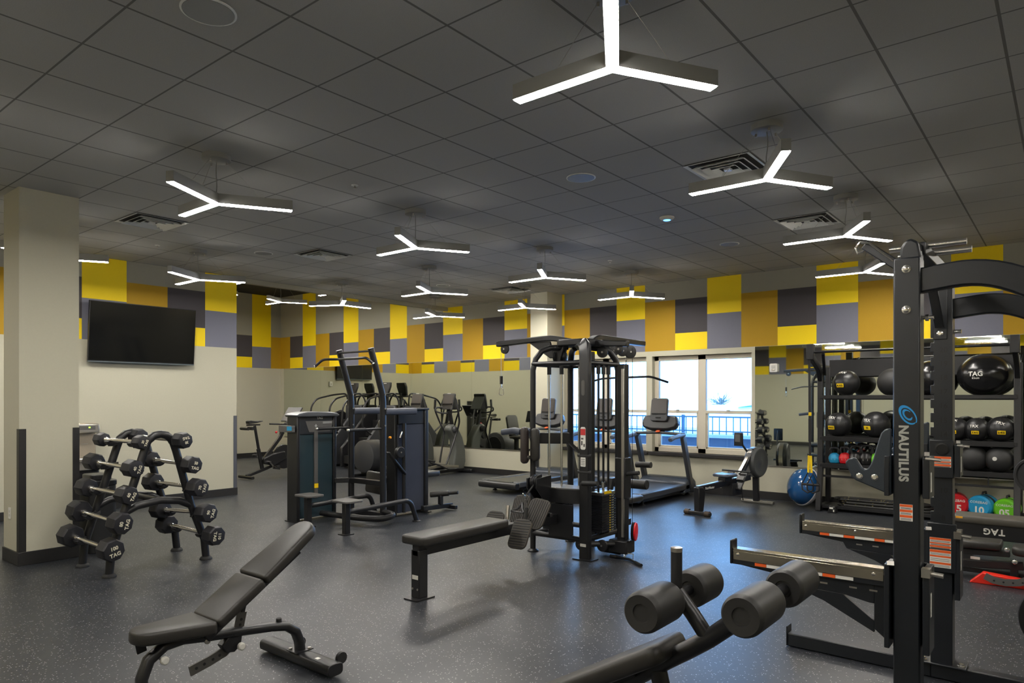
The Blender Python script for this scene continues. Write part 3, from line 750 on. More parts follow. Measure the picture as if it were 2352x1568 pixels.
# back pad sloping down to the left
a0 = aY(1503, 1478, 2.33); a1 = aY(1290, 1562, 2.33)
dx = (a0-a1).normalized(); nz = Vector((-dx.z, 0, dx.x))
MB().pad(rrect(1.0, .27, .05, 5), Vector((a0.x, Y, a0.z))-dx*.5-nz*.075, dx, Vector((0,1,0)), nz, .072, .022, .004).build('back_pad', M_vinyl, t, angle=70)
MB().bar([P(-1.33,.60)-nz*.0, P(-1.95,.24)], .10, .03, (0,0,1)).build('pad_plate', M_black, t)
ft = MB(); ft.oval([(-2.5, Y-.3, .05), (-2.5, Y+.3, .05)], .09, .08); ft.oval([(-1.2, Y-.3, .05), (-1.2, Y+.3, .05)], .09, .08); ft.build('foot', M_black, t, bevel=.004)
MB().tube([P(-1.2,.06), P(-1.18,.35), P(-1.25,.62)], .034, 14).build('support_post', M_black, t)
# ------------------------------------------------------------------ half rack on the right
XU, YN, YR_, WU = -.60, 3.73, 4.845, .112
t = thing('half_rack', 'tall black half rack with steel-topped safety arms, at the right edge', 'rack', (XU, 4.3, 0))
H2 = WU/2
M_rack = mat('black_speckled_coat', rgb(26, 29, 34), .34, noise=.5, nscale=420, bump=.15, bscale=900)
ZTOP = 2.33
near = MB().box((XU-H2, YN-H2, .0), (XU+H2, YN+H2, ZTOP)).build('upright', M_rack, t, bevel=.008)
# rear upright with notches along its left edge
yf = YR_-H2
nots = [1.672+(914.35-y)*4.06/1591.7 for y in [779,812,845,878,911,943,976,1010,1040,1075,1108,1140,1172,1208,1240,1350,1385,1418,1452,1485]]
poly = [(-H2, .10), (-H2, .10)]
left = [(-H2, .10)]
for z in sorted(nots):
    left += [(-H2, z-.014), (-H2+.017, z-.014), (-H2+.017, z+.014), (-H2, z+.014)]
left += [(-H2, ZTOP)]
poly = left + [(H2, ZTOP), (H2, .10)]
rear = MB().prism(poly, (XU, yf+.006, 0), (1,0,0), (0,0,1), (0,.006,0))
rear.box((XU-H2+.018, yf+.012, .10), (XU+H2, yf+WU, ZTOP)); rear = rear.build('upright', M_rack, t, bevel=.003)
M_emb = mat('embossed_black', rgb(12, 12, 13), .4, noise=.05)
for k, y in enumerate([803, 835, 867, 899.5, 932, 966, 998, 1032, 1063, 1095, 1128, 1163, 1192]):
    lettering('number', str(20-k), M_emb, rear, (XU+.012, yf-.0002, 1.672+(914.35-y)*4.06/1591.7), (1,0,0), (0,0,1), .042, .001, .02)
# caps and top structure
cp = [(-H2*.55, ZTOP-.02), (-H2*.5, ZTOP+.05), (-H2*.15, ZTOP+.082), (H2*.3, ZTOP+.09), (H2*.85, ZTOP+.07), (H2*1.0, ZTOP+.01), (H2*1.0, ZTOP-.02)]
for (yy) in (YN, YR_):
    MB().prism(cp, (XU, yy, 0), (1,0,0), (0,0,1), (0,.045,0)).build('top_cap', M_rack, t, bevel=.012)
MB().bar([(XU+.03, YN+.03, ZTOP+.05), (XU+.03, YR_-.03, ZTOP+.05)], .07, .06).build('pull_up_beam', M_rack, t, bevel=.006)
for yy in (3.845, 4.06, 4.45):
    if yy < 4.3:
        MB().cyl((XU-.10, yy, 2.405), (XU+.22, yy, 2.405), .0165, 16).build('pull_up_grip', M_chrome, t)
k = MB(); k.bar([(XU-.04, YN, 2.30), (XU-.19, YN, 2.425)], .012, .045, (0,0,1)); k.build('hook_arm', M_rack, t, bevel=.004)
MB().tube([(XU-.06, YN-.02, 2.325), (XU-.165, YN-.02, 2.425), (XU-.205, YN-.02, 2.435), (XU-.225, YN-.02, 2.41), (XU-.215, YN-.02, 2.385), (XU-.19, YN-.02, 2.39)], .006, 8).build('hook_rim', M_chrome, t)
for yy, zc in ((YN, 2.22), (YR_, 2.20)):
    MB().bar([(XU+.04, yy, zc), (XU+.30, yy, zc+.03), (XU+.55, yy, zc-.10), (XU+.85, yy, zc-.55), (XU+1.02, yy, zc-1.2), (XU+1.05, yy, .08)], .06, .115, (0,0,1), rad=.16, steps=6).build('arched_side_frame', M_rack, t, bevel=.008)
# bolts near the top of the front upright
for z in (2.275, 2.085):
    q = MB(); q.lathe((XU+.0, YN-H2, z), (0,-1,0), [(.019,0),(.019,.004),(.012,.006),(.012,.014),(.008,.016)], 18); q.build('bolt', M_chrome, t)
    s = MB(); s.cyl((XU+H2, YN+.02, z-.035), (XU+H2+.045, YN+.02, z-.035), .009, 12); s.lathe((XU+H2+.01, YN+.02, z-.035), (1,0,0), [(.016,0),(.016,.014)], 6); s.build('bolt', M_chrome, t)
pl = MB().box((XU-.042, yf-.006, 2.02), (XU+.03, yf, ZTOP)).build('brace_plate', M_rack, t, bevel=.006)
MB().lathe((XU-.006, yf-.006, 2.055), (0,-1,0), [(.017,0),(.017,.005),(.01,.012)], 16).build('bolt', M_chrome, pl)
MB().bar([(XU-.005, yf-.03, 2.09), (XU-.01, yf-.30, 2.32)], .05, .012, (0,0,1)).build('corner_brace', M_rack, t, bevel=.003)
MB().cyl((XU+H2, yf+.04, 2.065), (XU+H2+.04, yf+.04, 2.065), .012, 12).build('bolt', M_chrome, t)
# writing on the front upright
yt = YN-H2-.0004
def zz(y): return 1.672+(914.35-y)*3.235/1591.7
lettering('maker_lettering', 'NAUTILUS', mat('grey_print', rgb(168, 168, 160), .5, noise=.05), near, (XU-.013, yt, zz(1041)), (0,0,-1), (1,0,0), .054, .0012, .042, track=1.06)
sw = MB(); M_swirl = mat('blue_print', rgb(28, 140, 205), .5, noise=.1)
for (a0, a1, r0, r1, w0) in ((-60, 300, 1.0, .92, .27), (20, 330, .60, .5, .24)):
    n = 36; prev = None
    for i in range(n+1):
        a = R(a0+(a1-a0)*i/n); f = i/n; rr = r0+(r1-r0)*f; ww = w0*math.sin(PI*min(1, max(.04, f)))**.5
        row = []
        for q in (rr, rr-ww):
            u, v = .034*q*math.cos(a), .053*q*math.sin(a); th = R(28)
            row.append((XU+.005+u*math.cos(th)-v*math.sin(th), yt-.0008, zz(953)+u*math.sin(th)*.6+v*math.cos(th)))
        if prev: sw.add([prev[0], prev[1], row[1], row[0]], [(0,1,2,3)])
        prev = row
sw.build('swirl_emblem', M_swirl, near, smooth=False)
def warn(parent, x0, x1, z0, z1, y, rows):
    """white sticker with orange bands and grey lines of small print"""
    st = MB().box((x0, y-.0012, z0), (x1, y, z1)).build('warning_sticker', M_white, parent, smooth=False)
    b = MB()
    for (a, c) in rows: b.box((x0+.001, y-.0016, z0+(z1-z0)*a), (x1-.001, y-.0011, z0+(z1-z0)*c))
    b.build('orange_band', M_orange, st, smooth=False)
    g = MB(); edges = sorted(rows); prev = 0
    for (a, c) in edges+[(1, 1)]:
        if a-prev > .06:
            for s_ in (.3, .65): 
                zc = z0+(z1-z0)*(prev+(a-prev)*s_); g.box((x0+.004, y-.0016, zc-.0012), (x1-.006, y-.0011, zc+.0012))
        prev = c
    g.build('small_print', M_grey, st, smooth=False)
warn(near, XU-.028, XU+.026, zz(1196), zz(1158), YN-H2, [(.84,.99),(.53,.68),(.2,.35)])
def zr(y): return 1.672+(914.35-y)*4.02/1591.7
# lift-off carriages: hooks and safety arms
def carriage(yc, z0, z1):
    m = MB(); o = H2+.012
    for (lo, hi) in (((XU-o-.022, yc-o-.01, z0), (XU-o, yc+o, z1)), ((XU+o, yc-o-.01, z0), (XU+o+.028, yc+o, z1)), ((XU-o, yc+o-.004, z0), (XU+o, yc+o+.012, z1))): m.box(lo, hi)
    return m
hk = [(1225,30),(1195,20),(1130,40),(1080,90),(1040,200),(1000,330),(960,470),(920,560),(880,622),(830,632),(790,610),(740,530),(700,475),(650,458),(580,478),(545,520),(545,560),(590,640),(650,760),(700,800),(1150,990),(1225,1000)]
def hook(yc, sc=.153):
    yp = YN-.055
    pts = [aY(1860+x*sc, 980+y*sc, yp) for x, y in hk]
    o = pts[0]; poly = [(p.x, p.z) for p in pts]
    c = carriage(yc, poly[-1][1]-.01, 1.40 if yc < 4 else 1.40)
    root = c.build('bar_hook', M_rack, t, bevel=.003)
    MB().prism(poly, (0, yc-.055, 0), (1,0,0), (0,0,1), (0,.014,0)).build('hook_plate', mat('hook_coat', rgb(40, 48, 56), .4, noise=.4, nscale=420), root, bevel=.006)
    for (x, y) in ((758,735),(985,752)):
        p = aY(1860+x*sc, 980+y*sc, yp); MB().lathe((p.x, yc-.069, p.z), (0,-1,0), [(.0155,0),(.0155,.004),(.009,.007),(.009,.010)], 16).build('bolt', M_chrome, root)
    kn = MB(); kn.bar([(XU+H2+.02, yc-.05, 1.405), (XU+H2+.035, yc-.11, 1.42)], .02, .018); kn.cyl((XU+H2+.03, yc-.12, 1.40), (XU+H2+.09, yc-.12, 1.395), .008, 10); kn.build('release_lever', M_steel, root)
    MB().box((XU+H2+.0405, yc-.05, 1.24), (XU+H2+.0415, yc-.02, 1.33)).build('white_label', M_white, root, smooth=False)
    return root
hook(YN); h2 = hook(YR_)
MB().box((XU-H2-.004, yf-.022, zr(1100)), (XU+H2+.008, yf-.010, zr(1012))).build('lock_plate', M_rack, h2, bevel=.004)
MB().lathe((XU+.006, yf-.022, zr(1033)), (0,-1,0), [(.036,0),(.036,.003),(.028,.004),(.028,.001)], 24).build('number_window', M_emb, h2)
warn(h2, XU-H2+.002, XU+H2-.004, zr(1075), zr(1050), yf-.022, [(.78,.99),(.42,.55),(.1,.28)])
M_rail_steel = mat('rail_steel', rgb(205, 196, 178), .2, 1, noise=.12, nscale=30)
def safety_arm(yc, xe, label):
    z = .855
    c = carriage(yc, z-.36, z+.035); root = c.build('safety_arm', M_rack, t, bevel=.003)
    x1 = XU-H2-.034
    a = MB(); g = -.028
    # black body with a triangular brace under it
    a.prism([(xe, z-.035), (xe, z-.088), (xe+.30, z-.10), (xe+.33, z-.145), (x1, z-.30), (x1, z-.37), (x1+.001, z-.035)], (0, yc-.012, 0), (1,0,0), (0,0,1), (0,.007,0)) if False else None
    L = x1-xe
    out = [(xe, z-.03), (xe, z-.085), (xe+L*.36, z-.112), (xe+L*.39, z-.15), (xe+L*.62, z-.205), (x1, z-.345), (x1, z-.03)]
    hole = [(xe+L*.735, z-.155), (x1-.075, z-.178), (x1-.055, z-.20), (x1-.055, z-.262)]
    # build the plate around its hole: upper strip, right strip, lower diagonal
    a.prism([out[0], out[1], out[2], out[3], hole[0], hole[1], (x1-.055, z-.178), (x1-.055, z-.03)], (0, yc, 0), (1,0,0), (0,0,1), (0,.012,0))
    a.prism([(x1-.055, z-.03), (x1-.055, z-.30), (x1, z-.345), (x1, z-.03)], (0, yc, 0), (1,0,0), (0,0,1), (0,.012,0))
    a.prism([out[3], out[4], (x1-.055, z-.318), hole[3], hole[0]], (0, yc, 0), (1,0,0), (0,0,1), (0,.012,0))
    a.box((xe+.0, yc-.03, z-.085), (x1, yc+.03, z-.03))
    a.build('brace_plate', M_rack, root, bevel=.002)
    s = MB(); s.box((xe+.012, yc-.034, z-.06), (x1-.01, yc-.031, z-.012)); s.box((xe+.012, yc-.034, z-.012), (x1-.01, yc+.034, z)); s.box((xe+.012, yc+.031, z-.06), (x1-.01, yc+.034, z-.012))
    s.build('wear_rail', M_rail_steel, root, bevel=.004)
    for q in (.05, .47, .93):
        MB().lathe((xe+L*q, yc-.034, z-.03), (0,-1,0), [(.009,0),(.009,.003),(.004,.005)], 12).build('bolt', M_chrome, root)
    MB().box((xe-.006, yc-.04, z-.085), (xe+.008, yc+.04, z+.045)).build('end_stop', M_rack, root, bevel=.006)
    # warning strip, orange and white by turns
    for i in range(7):
        q0, q1 = [(.17,.25),(.252,.37),(.372,.46),(.462,.62),(.622,.70),(.702,.81),(0,0)][i]
        if q1: MB().box((xe+L*q0, yc-.0312, z-.079), (xe+L*q1, yc-.0302, z-.063)).build('warning_strip', M_orange if i % 2 == 0 else M_white, root, smooth=False)
    for q in (.47, .60, .78, .9):
        MB().box((xe+L*q, yc-.0135, z-.12), (xe+L*q+.035, yc-.0123, z-.112)).build('slot', M_steel, root, smooth=False)
    MB().bar([(x1+.02, yc-.06, z+.03), (x1+.03, yc-.09, z+.045)], .03, .02).build('latch', M_steel, root)
    lv = MB(); lv.cyl((XU+H2+.03, yc-.08, z+.02), (XU+H2+.095, yc-.08, z+.015), .011, 12); lv.box((XU+H2+.01, yc-.10, z+.0), (XU+H2+.045, yc-.05, z+.04)); lv.build('release_lever', M_steel, root)
    MB().box((XU+H2+.0405, yc-.05, z-.19), (XU+H2+.0415, yc-.02, z-.08)).build('white_label', M_white, root, smooth=False)
    return root
safety_arm(YN, -1.447, 'near'); s2 = safety_arm(YR_, -1.41, 'far')
MB().box((XU-H2-.014, yf-.026, zr(1320)), (XU+H2+.022, yf-.010, zr(1206))).build('lock_plate', M_rack, s2, bevel=.004)
warn(s2, XU-H2+.0, XU+H2-.004, zr(1265), zr(1240), yf-.026, [(.78,.99),(.42,.55),(.1,.28)])
warn(s2, XU-H2+.0, XU+H2-.004, zr(1309), zr(1268), yf-.026, [(.84,.99),(.58,.68),(.18,.3)])
# feet and base rails
for yy in (YN, YR_):
    xf = -1.24 if yy < 4 else -1.49
    f = MB().bar([(xf, yy, .048), (XU-H2, yy, .048)], .085, .085).build('front_foot', M_rack, t, bevel=.006)
    MB().box((xf-.01, yy-.045, .005), (xf, yy+.045, .135)).build('end_plate', M_rack, f, bevel=.004)
    MB().box((-.80, yy-.03, .0905), (-.73, yy-.012, .0918)).build('warning_strip', M_orange, f, smooth=False)
    MB().bar([(XU-H2, yy, .048), (XU+1.1, yy, .048)], .085, .085).build('base_rail', M_rack, t, bevel=.006)
bp = MB().box((XU-.125, yf-.02, .091), (XU+.125, yf+WU+.02, .102)).build('foot_plate', M_rack, t, bevel=.004)
for dx in (-.098, .098): MB().lathe((XU+dx, yf+.02, .102), (0,0,1), [(.022,0),(.022,.004),(.014,.006),(.014,.016)], 16).build('bolt', M_chrome, bp)
MB().bar([(XU+.9, YN, .048), (XU+.9, YR_, .048)], .085, .085).build('base_rail', M_rack, t, bevel=.006)
# ------------------------------------------------------------------ four-sided cable station
CX0, CY0 = -4.25, 6.40
t = thing('cable_station', 'black four-sided cable machine with low row bench in mid room', 'machine', (CX0, CY0, 0))
CS = t
# main front post, bent over at the top
pp = [(-3.93, 6.08, 0), (-3.93, 6.08, 2.12), (-3.945, 6.095, 2.21), (-3.99, 6.14, 2.245), (-4.12, 6.26, 2.25)]
MB().sweep(pp, [(-.035,-.058),(.035,-.058),(.035,.058),(-.035,.058)], (1,0,0)).build('post', M_black, t, bevel=.01, angle=50)
mp = MB().prism(rrect(.24, .17, .03), (-3.93, 6.08, .006), (1,0,0), (0,1,0), (0,0,.006)).build('foot_plate', M_black, t)
# slim left post bowed over at the top
for (x, y) in ((-4.59, 6.05), (-4.57, 6.75), (-3.93, 6.75)):
    dx, dy = CX0-x, CY0-y
    MB().tube([(x,y,0),(x,y,1.98),(x+dx*.06,y+dy*.06,2.10),(x+dx*.2,y+dy*.2,2.19),(x+dx*.4,y+dy*.4,2.225),(x+dx*.8,y+dy*.8,2.235)], .031 if y < 6.5 else .036, 14).build('post', M_black, t, angle=60)
    MB().lathe((x, y, 0), (0,0,1), [(.062,0),(.062,.012),(.04,.03)], 18).build('foot', M_black, t)
# top plates and ring tubes
h = MB(); h.prism(rrect(.42, .42, .09, 5), (CX0+.05, CY0, 2.275), (1,0,0), (0,1,0), (0,0,.035)); h.build('top_hub', M_black, t, bevel=.012)
def ring(z, r_, y0=6.08, nm='ring_tube'):
    m = MB(); m.tube([(-4.59,6.05,z),(-3.93,6.08,z)], r_, 12); m.tube([(-3.93,6.08,z),(-3.93,6.75,z)], r_, 12); m.tube([(-3.93,6.75,z),(-4.57,6.75,z)], r_, 12); m.tube([(-4.57,6.75,z),(-4.59,6.05,z)], r_, 12)
    return m.build(nm, M_black, t, angle=60)
ring(2.045, .026); ring(.20, .03)
# cantilever arms
m = MB(); m.bar([(-4.30,6.36,2.30),(-4.52,6.34,2.345),(-4.66,6.33,2.345),(-5.33,6.33,2.315)], .075, .062, (0,0,1), rad=.06); m.prism([(-4.86,2.31),(-4.55,2.31),(-4.50,2.12),(-4.56,2.12)], (0,6.33,0), (1,0,0), (0,0,1), (0,.014,0)); m.build('pulley_arm', M_black, t, bevel=.01)
m = MB(); m.bar([(-4.16,6.48,2.25),(-4.20,6.66,2.345),(-4.23,6.82,2.37),(-4.25,7.92,2.365)], .085, .062, (0,0,1), rad=.08); m.prism([(6.62,2.34),(7.3,2.345),(7.0,2.27),(6.62,2.20)], (-4.22,0,0), (0,1,0), (0,0,1), (.02,0,0)); m.build('pulley_arm', M_black, t, bevel=.01)
m = MB(); m.bar([(-4.1,6.40,2.27),(-3.62,6.42,2.245)], .08, .06, (0,0,1)); m.build('pulley_arm', M_black, t, bevel=.01)
def pulley(c, axis, r=.055, wd=.03, parent=None):
    m = MB(); a = Vector(axis).normalized()
    m.lathe(Vector(c)-a*wd/2, axis, [(r*.3,0),(r*.8,.002),(r,.004),(r,.008),(r*.86,wd/2),(r,wd-.008),(r,wd-.004),(r*.8,wd-.002),(r*.3,wd)], 24)
    o = m.build('pulley', M_plastic, parent or t)
    MB().cyl(Vector(c)-a*(wd*.75), Vector(c)+a*(wd*.75), .011, 10).build('axle_bolt', M_steel, o)
    return o
pulley((-5.22, 6.33, 2.255), (0,1,0), .058)
for (x, y, z, r_) in ((-4.45,6.28,2.13,.06),(-4.30,6.25,2.12,.05)): pulley((x, y, z), (1,.25,0), r_)
for (x, y, z, r_) in ((-4.21,7.12,2.235,.07),(-4.21,7.33,2.245,.07),(-4.21,7.52,2.24,.08),(-3.72,6.40,2.19,.05),(-3.95,6.45,2.17,.06)): pulley((x, y, z), (1,-.55,0) if y > 6.6 else (.3,-1,0), r_)
for (y, zt) in ((7.05,2.36),(7.30,2.37),(7.48,2.38)): MB().bar([(-4.25,y,zt-.02),(-4.25,y,2.23)], .07, .03, (0,1,0)).build('pulley_bracket', M_black, t, bevel=.004)
br = MB(); br.prism([(-.1,2.26),(.1,2.26),(.04,2.07),(-.02,2.07)], (-4.42, 6.27, 0), (1,0,0), (0,0,1), (0,.012,0)); br.prism([(-.1,2.26),(.1,2.26),(.04,2.07),(-.02,2.07)], (-4.42, 6.33, 0), (1,0,0), (0,0,1), (0,.012,0)); br.build('pulley_bracket', M_black, t, bevel=.004)
# guide rods, stacks and shrouds
def stack(cx, cy, along, n, z0, w, dp, strip, rods, rod_m=M_chrome):
    ax = Vector(along); nx = Vector((-ax.y, ax.x, 0))
    for k in rods:
        p = Vector((cx, cy, 0))+ax*k
        MB().cyl(p+Vector((0,0,.22)), p+Vector((0,0,2.05)), .0125, 12).build('guide_rod', rod_m, t)
        c = MB(); c.cyl(p+Vector((0,0,1.93)), p+Vector((0,0,2.02)), .023, 12); c.build('rod_sleeve', M_rubber, t)
    s = MB()
    for i in range(n):
        z = z0+i*.0262; s.obox((cx, cy, z+.0125), ax*w/2, nx*dp/2, (0,0,.0117))
    s = s.build('weight_stack', M_dark, t, bevel=.0015, seg=1)
    hd = MB(); hd.obox((cx, cy, z0+n*.0262+.014), ax*w/2, nx*dp/2, (0,0,.016)); hd.build('head_plate', M_steel, s, bevel=.003)
    st = MB(); st.cyl((cx, cy, z0), (cx, cy, z0+n*.0262+.10), .014, 10); st.cyl((cx, cy, z0+n*.0262+.07), (cx, cy, z0+n*.0262+.13), .02, 8); st.build('selector_rod', M_chrome, s)
    return s
s1 = stack(-4.36, 6.16, (1,0,0), 12, .25, .26, .13, 0, (-.09, .075))
hl = MB()
for i in range(12):
    z = .25+i*.0262+.0125
    for dx in (-.06, -.02, .0):
        hl.cyl((-4.36+dx+.03, 6.16-.0655, z), (-4.36+dx+.03, 6.16-.064, z), .006, 8)
hl.build('pin_hole', M_ltgrey, s1, smooth=False)['kind'] = 'stuff'
s2 = stack(-3.92, 6.42, (0,1,0), 15, .25, .28, .14, 0, (-.10, -.0, .10), M_dark)
hl = MB()
for i in range(15):
    z = .25+i*.0262+.0125
    hl.box((-3.8495, 6.43, z-.004), (-3.848, 6.452, z+.005))
hl.build('number_strip', M_yplas, s2, smooth=False)
hl = MB()
for i in range(15):
    z = .25+i*.0262+.0125
    for y in (6.48, 6.505): hl.cyl((-3.8495, y, z), (-3.8475, y, z), .0062, 8)
hl.build('pin_hole', M_ltgrey, s2, smooth=False)['kind'] = 'stuff'
MB().box((-3.8495, 6.32, .655), (-3.848, 6.47, .685)).build('stack_label', M_yplas, s2, smooth=False)
# curved shroud in front of the low-row stack
sh = [(-4.60,6.06),(-4.56,6.00),(-4.46,5.965),(-4.3,5.96),(-4.14,5.975),(-4.02,6.01),(-3.97,6.05)]
m = MB(); n = len(sh)
vs = [(x, y, z) for z in (.575, .72) for x, y in sh]+[(x, y+.015, z) for z in (.575, .72) for x, y in sh]
fs = []
for i in range(n-1):
    fs += [(i, i+1, n+i+1, n+i), (2*n+i+1, 2*n+i, 3*n+i, 3*n+i+1), (n+i, n+i+1, 3*n+i+1, 3*n+i), (i+1, i, 2*n+i, 2*n+i+1)]
m.add(vs, fs).build('stack_shroud', M_plastic, t, angle=50)
m = MB(); m.prism([(-4.60,6.06),(-4.3,5.965),(-3.97,6.05),(-3.97,6.28),(-4.6,6.28)], (0,0,.722), (1,0,0), (0,1,0), (0,0,.006)); top = m.build('stack_top_plate', M_grey, t, bevel=.003)
MB().box((-4.43, 5.975, .729), (-4.24, 5.99, .731)).build('label', M_white, top, smooth=False)
m = MB(); m.prism([(.0,.22),(.0,.56),(.30,.56),(.30,.22)], (-4.33, 5.985, 0), (1,0,0), (0,0,1), (0,.004,0)); m.build('stack_guard', M_plastic, t)
# centre rear posts with a chrome rail
MB().box((-4.30, 6.62, .0), (-4.20, 6.70, 2.2)).build('post', M_black, t, bevel=.006)
MB().cyl((-4.31, 6.55, .65), (-4.31, 6.55, 2.03), .02, 14).build('chrome_rail', M_chrome, t)
# adjustable cable column on the right
XC, YC = -3.68, 6.42
MB().box((XC-.045, YC-.05, .10), (XC+.045, YC+.05, 2.03)).build('column', M_black, t, bevel=.008)
MB().box((XC+.02, YC-.075, .22), (XC+.05, YC-.05, 1.98)).build('chrome_rail', M_steel, t, bevel=.004)
m = MB(); m.box((XC-.06, YC-.07, .62), (XC+.06, YC+.07, 1.05)); m.build('sliding_carriage', M_black, t, bevel=.01)
m = MB(); m.cyl((XC+.05,YC-.02,.88), (XC+.20,YC-.02,.90), .022, 12); m.build('adjust_handle', M_rubber, t)
MB().tube([(XC+.10,YC+.02,2.2),(XC+.10,YC+.02,.30)], .003, 5).build('cable', M_dark, t)
m = MB(); m.box((XC-.12,YC-.1,.05), (XC+.10,YC+.08,.19)); m.box((XC-.25,YC-.06,.03), (XC+.0,YC+.06,.1)); m.build('base_block', M_black, t, bevel=.015)
pulley((XC+.13, YC-.01, .285), (1,.32,0), .098, .03)
MB().lathe((XC+.146, YC-.005, .285), (1,.32,0), [(.095,0),(.098,.006),(.09,.016),(.03,.022),(.02,.016)], 28).build('wheel_cover', M_red, t)
pulley((XC-.30, YC-.35, .15), (0,1,0), .06, .03); pulley((XC-.12, YC-.22, .14), (0,1,0), .06, .03)
m = MB(); m.tube([(-3.93,6.08,.16),(XC,YC,.14)], .03, 10); m.build('lower_tube', M_black, t)
# signs on the main post
pyf = 6.08-.058
def post_plate(name, z0, z1, w, m, r=.01): return MB().prism(rrect(w, z1-z0, min(r, w/2.05), 5), (-3.935, 6.044, (z0+z1)/2), (1,0,0), (0,0,1), (0,.0015,0)).build(name, m, t, angle=50)
np_ = post_plate('name_plate', 1.70, 1.86, .04, M_grey, .02)
sg = post_plate('instruction_sign', 1.14, 1.375, .062, M_white, .02)
MB().box((-3.965, 6.0418, 1.29), (-3.905, 6.0424, 1.355)).build('red_panel', mat('red_print', rgb(196, 52, 52), .5, noise=.05), sg, smooth=False)
g = MB(); g.box((-3.958, 6.0418, 1.245), (-3.93, 6.0424, 1.262)); g.box((-3.958, 6.0418, 1.185), (-3.94, 6.0424, 1.23)); g.box((-3.93, 6.0418, 1.17), (-3.912, 6.0424, 1.2)); g.build('small_print', M_grey, sg, smooth=False)
s3 = post_plate('instruction_sign', .965, 1.06, .06, M_white, .006)
g = MB(); [g.box((-3.958, 6.0418, 1.035-i*.018), (-3.912, 6.0424, 1.041-i*.018)) for i in range(4)]; g.build('small_print', M_grey, s3, smooth=False)
lb = post_plate('white_label', .135, .165, .07, M_white, .004)
m = MB(); 
for z in (1.10, .93): m.prism(rrect(.17, .055, .026, 4), (-3.93, 6.06, z-.02), (1,0,0), (0,.6,.25), (0,0,.014))
m.build('handle_hook', M_rubber, t, bevel=.008)
m = MB(); m.cyl((-3.90,5.98,.80), (-3.72,5.98,.81), .026, 14); m.cyl((-3.93,6.02,.79), (-3.88,5.98,.80), .02, 10); m.build('foam_grip', M_rubber, t)
# padded swing arm on the left station
m = MB(); m.box((-4.66, 6.02, 1.17), (-4.18, 6.10, 1.30)) if False else m.bar([(-4.60,6.08,1.235),(-4.28,6.30,1.235)], .05, .12); m.build('arm_bracket', M_black, t, bevel=.008)
m = MB(); m.pad(rrect(.40, .085, .04, 5), (-4.64,6.0,1.16), (0,.0,1), (1,0,0), (0,-1,0), .07, .02); m.build('back_pad', mat('brown_black_vinyl', rgb(48,40,38), .42, noise=.06), t, angle=60)
m = MB(); m.pad(rrect(.36, .10, .045, 5), (-4.52,6.03,1.17), (0,.0,1), (1,0,0), (0,-1,0), .06, .02); m.build('back_pad', M_vinyl, t, angle=60)
m = MB(); m.oval([(-4.72,6.02,1.30),(-4.86,6.06,1.31),(-5.05,6.10,1.285)], .08, .07, (0,0,1)); m.build('arm_pad', mat('slate_vinyl', rgb(58,64,78), .4, noise=.06), t, angle=60)
m = MB(); m.cyl((-4.66,5.99,1.03),(-4.57,5.97,1.03),.022,12); m.cyl((-4.64,5.98,1.03),(-4.64,5.98,1.22),.012,10); m.build('adjust_pin', M_steel, t)
m = MB(); m.bar([(-4.28,6.28,1.2),(-4.2,6.6,.95)], .03, .03); m.build('brace', M_black, t)
for z in (1.245, 1.105, .66): MB().lathe((-4.59, 6.019, z), (0,-1,0), [(.013,0),(.012,.005),(.006,.008)], 10).build('bolt', M_steel, t)
# low row: pulley head, twin foot plates, beam and long bench
pulley((-4.37, 5.80, .80), (1,0,0), .07, .05); pulley((-4.33, 5.80, .80), (1,0,0), .07, .03)
m = MB(); m.prism([(5.72,.84),(5.98,.86),(5.98,.60),(5.86,.60),(5.72,.74)], (-4.30,0,0), (0,1,0), (0,0,1), (.008,0,0)); m.prism([(5.72,.84),(5.98,.86),(5.98,.60),(5.86,.60),(5.72,.74)], (-4.42,0,0), (0,1,0), (0,0,1), (.008,0,0)); m.build('pulley_bracket', M_black, t, bevel=.004)
MB().bar([(-4.25,3.98,.405),(-4.25,5.98,.405)], .075, .10).build('bench_beam', M_black, t, bevel=.008)
lg = MB(); lg.box((-4.30, 3.98, .01), (-4.20, 4.08, .41)); lg = lg.build('bench_leg', M_black, t, bevel=.008)
MB().prism(rrect(.17, .22, .02), (-4.25, 4.03, .006), (1,0,0), (0,1,0), (0,0,.006)).build('foot_plate', M_black, t)
MB().box((-4.285, 3.9785, .165), (-4.215, 3.98, .20)).build('white_label', M_ltgrey, lg, smooth=False)
for dx in (-.03, .03): MB().lathe((-4.25+dx, 3.98, .085), (0,-1,0), [(.009,0),(.009,.005)], 10).build('bolt', M_steel, lg)
MB().pad(rrect(.28, 1.12, .035, 4), (-4.25, 4.50, .455), (1,0,0), (0,1,0), (0,0,1), .075, .018).build('bench_pad', M_vinyl, t, angle=60)
M_ridge = mat('ridged_rubber', rgb(62, 58, 52), .6, noise=.06)
def footplate(c, ex, ey, w, hgt, rows=11, horizontal=True, parent=None):
    ex, ey = Vector(ex).normalized(), Vector(ey).normalized(); ez = ex.cross(ey); c = Vector(c)
    m = MB(); m.prism(rrect(w, hgt, w*.28, 5), c, ex, ey, ez*.012); o = m.build('foot_plate', M_ridge, t, bevel=.003, angle=50)
    r_ = MB()
    for i in range(rows):
        f = (i+.7)/(rows+.4)-.5
        if horizontal:
            k = w/2*.9*(1 if abs(f) < .36 else .86); r_.obox(c+ey*f*hgt+ez*.0125, ex*k, ey*hgt/rows*.17, ez*.0035)
        else:
            k = hgt/2*.9*(1 if abs(f) < .36 else .86); r_.obox(c+ex*f*w+ez*.0125, ey*k, ex*w/rows*.17, ez*.0035)
    r_.build('ridge', M_rubber, o, smooth=False)
    return o
tl = (0, .45, .89)
